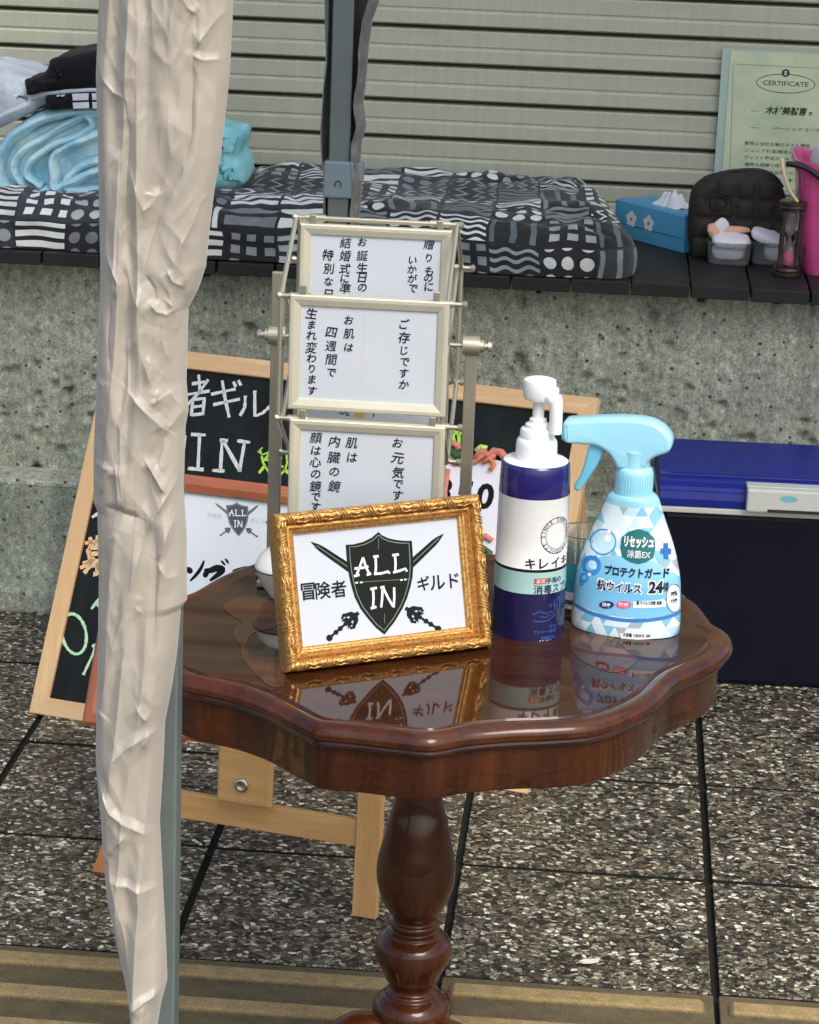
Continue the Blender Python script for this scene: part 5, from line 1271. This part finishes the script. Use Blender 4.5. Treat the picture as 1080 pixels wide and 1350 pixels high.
tag(obj('black_cloth', bm, BLK, None, smooth=True), 'black folded cloth on top of the clothes pile beside the curtain', 'cloth')
bm = bmesh.new(); lump(bm, [(188, 214), (230, 208), (330, 198), (430, 196), (620, 200), (620, 262), (430, 264), (300, 268), (196, 274), (186, 245)], YT-.016, YT+.16, .012, .002, 14)
pt_ = tag(obj('printed_shirt', bm, BLK, None, smooth=True), 'black shirt with white square print folded between grey shirt and blue towel', 'shirt')
bm = bmesh.new()
for u0, u1, v0, v1 in ((302, 370, 200, 228), (304, 372, 236, 262), (384, 450, 198, 226), (386, 452, 234, 262), (236, 250, 206, 212), (254, 270, 204, 212)):
    Q = [py(*zq(*p), YT-.0175) for p in ((u0, v0+3), (u1, v0), (u1, v1), (u0+3, v1+2))]
    A = [bm.verts.new(q) for q in Q]; Bq = [bm.verts.new(q+Vector((0, .004, 0))) for q in Q]
    bm.faces.new(A); [bm.faces.new((A[i], A[(i+1) % 4], Bq[(i+1) % 4], Bq[i])) for i in range(4)]
obj('white_print', bm, GRW, pt_)

# ================================================================= TISSUE BOX
BXM = M('blue_tissue_carton', s2l(88, 166, 202), .4, .04, coat=.2); BXT = M('pale_blue_carton', s2l(70, 150, 190), .4, .08, 40)
p0, p1 = Vector((.004, 4.075, LEDGEZ)), Vector((.1115, 3.944, LEDGEZ)); d = (p1-p0); ln = d.length; yw = atan2(d.y, d.x)
tz = thing('tissue_box', 'blue tissue box with white daisies and a tissue pulled out beside the cushion', 'tissue box', p0, yw)
bd, bh = .075, .058
bm = bmesh.new(); bx(bm, (ln/2, bd/2, bh/2), (ln, bd, bh), bev=.0015); obj('carton', bm, BXM, tz)
bm = bmesh.new(); bx(bm, (ln/2, bd/2, bh+.0004), (ln-.008, bd-.008, .0008)); obj('top_panel', bm, BXT, tz)
bm = bmesh.new(); bx(bm, (ln/2, -.0004, bh*.38), (ln-.002, .0006, .0008)); obj('carton_seam', bm, M('dark_blue_line', s2l(24, 92, 138), .5), tz)
bm = bmesh.new(); bm2 = bmesh.new()
for cx_, cz_ in ((ln*.25, bh*.56), (ln*.50, bh*.56)):
    for k in range(5):
        a = k*2*pi/5+.3; poly(bm, [(cx_+.0078*cos(a)+x, cz_+.0078*sin(a)+y) for x, y in circ(0, 0, .0054, 14)], .0002+.00003*k)
    poly(bm2, circ(cx_, cz_, .0032, 14), .0006)
tf = lambda v: Vector((v.x, -.0004-v.z, v.y))
warp(bm, tf); warp(bm2, tf); tag(obj('daisy_petals', bm, WHT, tz), kind=None); obj('daisy_centres', bm2, M('yellow_grey', s2l(160, 160, 110), .5), tz)
bm = bmesh.new(); text(bm, '200', ln*.83, bh*.45, h=.007, z=.0002); warp(bm, tf); obj('carton_lettering', bm, M('pale_carton_print', s2l(130, 180, 206), .5), tz)
bm = bmesh.new(); nx = 40
rows = []
for i in range(nx+1):
    row = []
    for j in range(17):
        u, v = i/nx, j/16; a = (u-.5)*2; h = .020*(1-abs(a)**2.2)*(sin(pi*v))**.8
        row.append(bm.verts.new((ln*.56+a*.030+.003*fbm(u*5, v*5, 1), bd*.5+(v-.5)*.034+.004*fbm(u*6, v*3, 2), bh+.001+h*(1+.5*fbm(u*7, v*6, 3))+.002*abs(sin(u*16+v*5))*sin(pi*v))))
    rows.append(row)
for A, Bq in zip(rows, rows[1:]):
    for j in range(16): bm.faces.new((A[j], A[j+1], Bq[j+1], Bq[j]))
obj('tissue', bm, M('tissue_paper', (.8, .8, .8), .9, .02), tz, smooth=True)

# ================================================================= CERTIFICATE
CY_ = SHY-.014
MCt = rect_matrix((py(938, 232, CY_).x, CY_, py(940, 252, CY_).z), 0, -.02)
ce = frame_thing('certificate', 'pale green certificate in a clear sleeve leaning on the shutter', 'certificate', MCt)
cq = lambda x, y: loc2(MCt, x, y)
w1 = .235; h1 = cq(955, 64)[1]
def cert_mat():
    m, t, b, tc = newmat('pale_green_certificate_paper'); v = tc.outputs['Object']
    t.links.new(ramp(t, tnoise(t, v, 12, 4, .6), [(.3, s2l(178, 200, 168)), (.55, s2l(208, 218, 186)), (.75, s2l(222, 226, 200))]), b.inputs['Base Color']); b.inputs['Roughness'].default_value = .3; b.inputs['Coat Weight'].default_value = .6; b.inputs['Coat Roughness'].default_value = .12
    t.links.new(bump(t, tnoise(t, v, 14, 2), .3, .002), b.inputs['Coat Normal']); return m
xl_ = [cq(939, 240)[0], cq(953, 64)[0]]
sx_ = (xl_[1]-0)
bm = bmesh.new(); bx(bm, (w1/2+.004, h1/2, -.001), (w1, h1, .0015)); obj('sleeve', bm, M('sleeve_film', s2l(176, 200, 190), .2, .04, coat=.6), ce)
bm = bmesh.new(); bx(bm, (w1/2+.010, h1/2+.002, .0004), (w1-.014, h1-.012, .001)); obj('certificate_paper', bm, cert_mat(), ce)
CINK = M('dark_green_print', s2l(52, 66, 48), .5); z = .00105
bm = bmesh.new()
for (x0, y0_, x1, y1_) in ((967, 84, 962, 240), (967, 84, 1120, 92)): stroke(bm, [cq(x0, y0_), cq(x1, y1_)], .0006, z)
q = cq(1036, 110); ringf(bm, q[0], q[1], .047, .0013, 48, z, 0, .0155)
q2 = cq(1036, 96); poly(bm, circ(q2[0], q2[1], .0065, 14), z+.0001)
text(bm, 'CERTIFICATE', q[0], q[1], h=.0078, wd=.072, bold=.012, z=z)
q = cq(1037, 146); text(bm, '木村美智恵', q[0], q[1], h=.0135, wd=.066, bold=.035, z=z, shear=.15)
q = cq(1069, 150); text(bm, '殿', q[0], q[1], h=.006, z=z, bold=.03)
for x0, x1, y in ((990, 1001, 146), (990, 1001, 168)): stroke(bm, [cq(x0, y), cq(x1, y+.5)], .0007, z)
q = cq(1044, 170); text(bm, 'ベーシックコース', q[0]+.008, q[1], h=.0058, wd=.074, z=z, bold=.02)
for k, s in enumerate(('貴殿は当社主催のネイル講座', 'ジュニア技能検定における', 'ティスト養成カリキュラムを', '優秀な成績で修了されました', 'ここにこれを証明いたします', '　　　　　　　平成三十年')):
    q = cq(977, 188+k*9.3); text(bm, s, q[0]+.058, q[1], h=.0060, wd=.105, z=z, bold=.01)
obj('certificate_lettering', bm, CINK, ce)
bm = bmesh.new(); text(bm, 'S', q2[0], q2[1], h=.007, z=z+.0003, bold=.03); obj('seal_letter', bm, WHT, ce)

# ================================================================= QUILTED BAG
BAG = M('black_quilted_leather', s2l(46, 43, 39), .6, .12, 30, 300, .0004, spec=.3)
bo = Vector((py(908, 340, 3.93).x, 3.93, LEDGEZ)); bgm = rect_matrix(bo, -.03, .0)
bg_ = frame_thing('quilted_bag', 'black quilted handbag with round stitched logo leaning on the certificate', 'bag', bgm)
bq = lambda x, y: loc2(bgm, x, y)
OB = [bq(*p) for p in [(912, 346), (908, 320), (907, 290), (909, 262), (914, 246), (928, 234), (945, 228), (965, 226), (985, 224), (1002, 224), (1016, 230), (1026, 240), (1034, 252), (1040, 280), (1041, 320), (1036, 346), (1000, 349), (950, 348)]]
OB = [(p[0], max(.001, p[1])) for p in OB]
b2 = bmesh.new(); inflate(b2, [p[:2] for p in catmull([(p[0], p[1], 0) for p in OB], 4, True)], .024, .018, 8)
ff = [f for f in b2.faces if len(f.verts) > 4]
for f in ff: f.material_index = 0
warp(b2, lambda v: Vector((v.x, v.z, -v.y-.0)))
obj('bag_body', b2, BAG, bg_, angle=60)
# quilted front squares
bm = bmesh.new(); cell = .0305; wB = bq(1034, 300)[0]; qs = []
for i in range(5):
    for j in range(4):
        cx_, cy_ = .004+cell*(i+.5), .002+cell*(j+.5)
        if (i in (0, 4) and j > 2): continue
        V = []
        for a in range(7):
            row = []
            for b_ in range(7):
                u, v = a/6*2-1, b_/6*2-1; hgt = .0042*((1-u**4)*(1-v**4))**.7
                row.append(bm.verts.new((cx_+u*cell*.47, cy_+v*cell*.47, .0235+hgt)))
            V.append(row)
        for a in range(6):
            for b_ in range(6): bm.faces.new((V[a][b_], V[a+1][b_], V[a+1][b_+1], V[a][b_+1]))
obj('quilting', bm, BAG, bg_, smooth=True)
LOGOM = M('stitched_logo', s2l(20, 20, 20), .45); q = bq(947, 263)
bm = bmesh.new()
for sg in (-1, 1):
    pts = [(q[0]+sg*.0042+sg*-.0085*cos(a)*-1, q[1]+.0105*sin(a), .0285) for a in [radians(-140+280*k/20) for k in range(21)]]
    tube(bm, pts, .0013, 6)
tube(bm, [(q[0]+.0195*cos(a), q[1]+.0185*sin(a), .0268) for a in [2*pi*k/32 for k in range(33)]], .0009, 6)
obj('stitched_logo', bm, LOGOM, bg_, smooth=True)
bm = bmesh.new(); pts = [bq(*p) for p in [(928, 236), (960, 227), (1000, 225), (1020, 233), (1032, 248)]]
tube(bm, [(p[0], p[1]+.0015, .004) for p in catmull([(a, b_, 0) for a, b_ in pts], 5)], .003, 8); obj('zip_edge', bm, M('black_zip', (.012, .012, .012), .4), bg_, smooth=True)

# ================================================================= COTTON BOXES
PADW = M('cotton_white', (.78, .76, .80), .95, .04); PEACH = M('peach_sponge', s2l(228, 180, 150), .9, .05)
CTN = glass('frosted_clear_plastic', (.95, .98, .98), .12)
def rbox(bm, w, d, h, r, th, c=(0, 0, 0), seg=6):
    O = []
    for (sx, sy, a0) in ((1, 1, 0), (-1, 1, pi/2), (-1, -1, pi), (1, -1, 3*pi/2)):
        for k in range(seg+1): a = a0+pi/2*k/seg; O.append((sx*(w/2-r)+r*cos(a), sy*(d/2-r)+r*sin(a)))
    def R_(s, z): return [bm.verts.new((c[0]+p[0]*s, c[1]+p[1]*s, c[2]+z)) for p in O]
    rs = [R_(.80, 0), R_(.90, .001), R_(.93, .004), R_(1, h), R_(1.03, h+.0005), R_(1.03, h+.0015), R_(1-th, h+.001), R_(.93-th, .006), R_(.82, .003)]
    n = len(O)
    for A, Bq in zip(rs, rs[1:]):
        for i in range(n): bm.faces.new((A[i], A[(i+1) % n], Bq[(i+1) % n], Bq[i]))
    bm.faces.new(rs[0]); bm.faces.new(rs[-1])
def pad(bm, c, rx, ry, h, tilt=(0, 0, 0), seed=0):
    mt = Matrix.Translation(c) @ Matrix.Rotation(tilt[0], 4, 'X') @ Matrix.Rotation(tilt[1], 4, 'Y') @ Matrix.Rotation(tilt[2], 4, 'Z')
    r = bmesh.ops.create_uvsphere(bm, u_segments=24, v_segments=14, radius=1)
    for v in r['verts']:
        p = v.co; s = Vector((abs(p.x)**.8*(1 if p.x > 0 else -1)*rx, abs(p.y)**.8*(1 if p.y > 0 else -1)*ry, abs(p.z)**.6*(1 if p.z > 0 else -1)*h))
        s *= 1+.06*fbm(p.x*2, p.y*2, p.z*2+seed, 2); v.co = mt @ s
for k, (px_, lab_, wB2) in enumerate(((961, 'clear plastic box of white cotton pads with a peach sponge, in front of the bag', .066), (1018, 'clear plastic box of white cotton pads partly behind the wooden hourglass', .066))):
    c0 = gz(px_, 352, LEDGEZ); t_ = thing('cotton_box', lab_, 'plastic box', (c0.x, c0.y+.028, LEDGEZ), -.03, 'clear boxes of cotton pads on the ledge')
    bm = bmesh.new(); rbox(bm, wB2, .052, .034, .013, .05); obj('container', bm, CTN, t_, smooth=True)
    bm = bmesh.new()
    if k == 0:
        pad(bm, (.002, -.004, .036), .029, .021, .0085, (.28, 0, 0), 1); pad(bm, (-.001, 0, .017), .026, .019, .010, (.05, 0, 0), 2)
        obj('cotton_pad', bm, PADW, t_, smooth=True)
        bm = bmesh.new(); pad(bm, (.004, .016, .050), .026, .008, .005, (0, .02, .05), 3); pad(bm, (-.026, .006, .048), .008, .012, .010, (.4, -.4, 0), 6); obj('peach_sponge', bm, PEACH, t_, smooth=True)
        bm = bmesh.new(); pad(bm, (-.014, .010, .056), .010, .006, .011, (0, .8, 0), 8); obj('cotton_pad', bm, PADW, t_, smooth=True)
    else:
        pad(bm, (-.004, -.002, .040), .031, .019, .0085, (.3, .28, 0), 4); pad(bm, (.006, 0, .017), .019, .018, .012, (.05, 0, 0), 5)
        obj('cotton_pad', bm, PADW, t_, smooth=True)

# ================================================================= HOURGLASS
DWD = wood('dark_turned_wood', s2l(38, 24, 18), s2l(66, 42, 30), 1, 'Z', .4, .4)
hc = gz(1037, 366, LEDGEZ); HP = Vector((hc.x, hc.y+.018, LEDGEZ)); zh = py(1043, 264, HP.y).z-LEDGEZ
hg = thing('hourglass', 'dark wooden hourglass with three posts standing before the pink basket', 'hourglass', HP, 0)
def disc(z, up, off=0):
    bm = bmesh.new(); pr = [(.0001, 0), (.019, 0), (.021, .0015), (.021, .005), (.0185, .0068), (.0185, .008), (.0202, .0095), (.0195, .0125), (.015, .0135), (.0001, .0135)]
    if not up: pr = [(r, .0135-z_) for r, z_ in pr][::-1]
    lathe(bm, [(r, z+z_) for r, z_ in pr], 36, (off, 0, 0)); return obj('end_disc', bm, DWD, hg, angle=50)
disc(0, True); disc(zh-.0135, False, .003)
for a in (radians(215), radians(335), radians(95)):
    bm = bmesh.new(); x, y = .0145*cos(a), .0145*sin(a); H_ = zh-.026
    P_ = [(x+.003*f, y, .012+H_*f) for f in (0, .05, .1, .3, .5, .7, .9, .95, 1)]; tube(bm, P_, [.0028, .0038, .0026, .0034, .0038, .0034, .0026, .0038, .0028], 10); obj('post', bm, DWD, hg, smooth=True)
bm = bmesh.new(); H_ = zh-.027; pr = catmull([(.0005, 0, 0), (.0085, .004, 0), (.0095, H_*.2, 0), (.008, H_*.36, 0), (.0020, H_*.5, 0), (.008, H_*.64, 0), (.0095, H_*.8, 0), (.0085, H_-.004, 0), (.0005, H_, 0)], 6)
lathe(bm, [(max(.0004, p[0]), .0135+p[1]) for p in pr], 24, (.0015, 0, 0)); obj('glass_bulbs', bm, glass('pale_glass', (.9, .9, .95), .03), hg, smooth=True)
bm = bmesh.new(); lathe(bm, [(.0001, .0145), (.0065, .017), (.0075, .0135+H_*.2), (.004, .0135+H_*.26), (.0001, .0135+H_*.29)], 20, (.0015, 0, 0)); obj('pink_sand', bm, M('pink_sand', s2l(214, 90, 130), .9, .2, 200), hg, smooth=True)

# ================================================================= PINK BASKET
PK = M('magenta_pink_plastic', s2l(206, 82, 142), .32, .06, coat=.3)
pc = gz(1062, 366, LEDGEZ); pk = thing('pink_basket', 'magenta pink plastic basket with dark handle holding white towels at the right edge', 'basket', (pc.x+.055, pc.y+.075, LEDGEZ))
ph = py(1040, 197, pc.y+.07).z-LEDGEZ
def open_tub(bm, w0, d0, w1, d1, h, r, th):
    seg = 8; def_O = lambda w, d: [(sx*(w/2-r)+r*cos(a0+pi/2*k/seg), sy*(d/2-r)+r*sin(a0+pi/2*k/seg)) for (sx, sy, a0) in ((1, 1, 0), (-1, 1, pi/2), (-1, -1, pi), (1, -1, 3*pi/2)) for k in range(seg+1)]
    lev = [(0, 0.0, 0), (.02, .05, 0), (.5, .5, 0), (.9, .9, 0), (.93, .93, .004), (1, 1, .004), (1.0, 1, .001), (.95, .95, -th), (.5, .5, -th), (.03, .03, -th)]
    rs = []
    for zf_, wf, off in lev:
        O = def_O(w0+(w1-w0)*wf+2*off, d0+(d1-d0)*wf+2*off); rs.append([bm.verts.new((x, y, h*zf_+(0 if zf_ < .98 else .0))) for x, y in O])
    n = len(rs[0])
    for A, Bq in zip(rs, rs[1:]):
        for i in range(n): bm.faces.new((A[i], A[(i+1) % n], Bq[(i+1) % n], Bq[i]))
    bm.faces.new(rs[0]); bm.faces.new(rs[-1])
bm = bmesh.new(); open_tub(bm, .11, .11, .155, .15, ph*.78, .02, .002)
for v in bm.verts:
    if v.co.x < -.02 and v.co.z > .08: v.co.z += (v.co.z-.08)*.55*min(1, (-v.co.x-.02)/.04)
    v.co.z -= 0
for k in range(4):
    pass
obj('tub', bm, PK, pk, smooth=False, angle=40)
bm = bmesh.new(); lq = lambda x, y, dy: (py(x, y, pk.location.y+dy).x-pk.location.x, dy, py(x, y, pk.location.y+dy).z-LEDGEZ)
tube(bm, catmull([lq(1037, 216, -.076), lq(1048, 217, -.080), (lq(1066, 223, -.082)), lq(1090, 240, -.082), lq(1110, 250, -.08)], 5), .0042, 8); obj('dark_handle', bm, M('black_handle', (.015, .015, .018), .4), pk, smooth=True)
bm = bmesh.new(); tube(bm, catmull([lq(1031, 208, -.078), lq(1033, 225, -.082), lq(1037, 240, -.083), lq(1043, 254, -.081), lq(1052, 266, -.077)], 5), .0024, 8); obj('cream_strap', bm, M('cream_strap', s2l(226, 206, 160), .5), pk, smooth=True)
bm = bmesh.new()
for k in range(5): bx(bm, (-.058+.002*k, -.0565+.006*k-.002, .035+.011*k), (.0015, .003, .016), rz=0.4)
obj('side_slot', bm, M('slot_shadow_plum', s2l(70, 24, 60), .6), pk)
TWL = M('white_terry', (.76, .78, .8), .95, .04)
for nm, c, s, rz, lab_ in (('hand_towel', (-.012, -.03, ph*.93), (.075, .09, .036), .12, 'white folded towel on top of the pink basket'), ('tissue_pack', (.006, .01, ph*1.10), (.05, .06, .024), -.15, 'small pale wrapped pack lying highest in the pink basket'), ('glass_jar', (.02, -.03, ph*.52), (.05, .05, .05), 0, None)):
    bm = bmesh.new()
    if nm != 'glass_jar':
        bx(bm, (0, 0, 0), s, bev=.006); bmesh.ops.subdivide_edges(bm, edges=bm.edges[:], cuts=2, use_grid_fill=True)
        for v in bm.verts: v.co += Vector((1, 1, 1))*.0025*fbm(v.co.x*30, v.co.y*30, v.co.z*30, 2)
        o = obj(nm, bm, TWL if nm == 'hand_towel' else M('pale_wrap', s2l(190, 200, 206), .25, .05, coat=.5), None, smooth=True)
    else:
        continue
    o.location = pk.location+Vector(c); o.rotation_euler = (random.uniform(-.05, .1), .12, rz); tag(o, lab_, 'towel' if nm == 'hand_towel' else 'packet')
bm = bmesh.new(); lathe(bm, [(.0001, 0), (.026, 0), (.027, .003), (.027, .05), (.022, .056), (.0001, .056)], 32)
o = obj('brown_jar', bm, M('brown_jar_glass', s2l(84, 72, 58), .15, .1, coat=.6), None, smooth=False, angle=40); o.location = pk.location+Vector((-.006, -.03, ph*.38)); tag(o, 'round brown jar standing inside the pink basket under the towel', 'jar')

# litter on the paving
bm = bmesh.new(); q = gz(778, 1268, .003); P_ = [(-.013, -.002), (-.006, .003), (.003, .004), (.012, .006), (.009, -.001), (.001, -.004), (-.008, -.005)]
prism(bm, P_, 0, .0015); o = obj('dry_leaf', bm, M('bleached_leaf', s2l(214, 206, 190), .7), None); o.location = q; o.rotation_euler = (0.1, .05, .15); tag(o, 'small pale dry leaf lying on the paving right of the table leg', 'leaf')
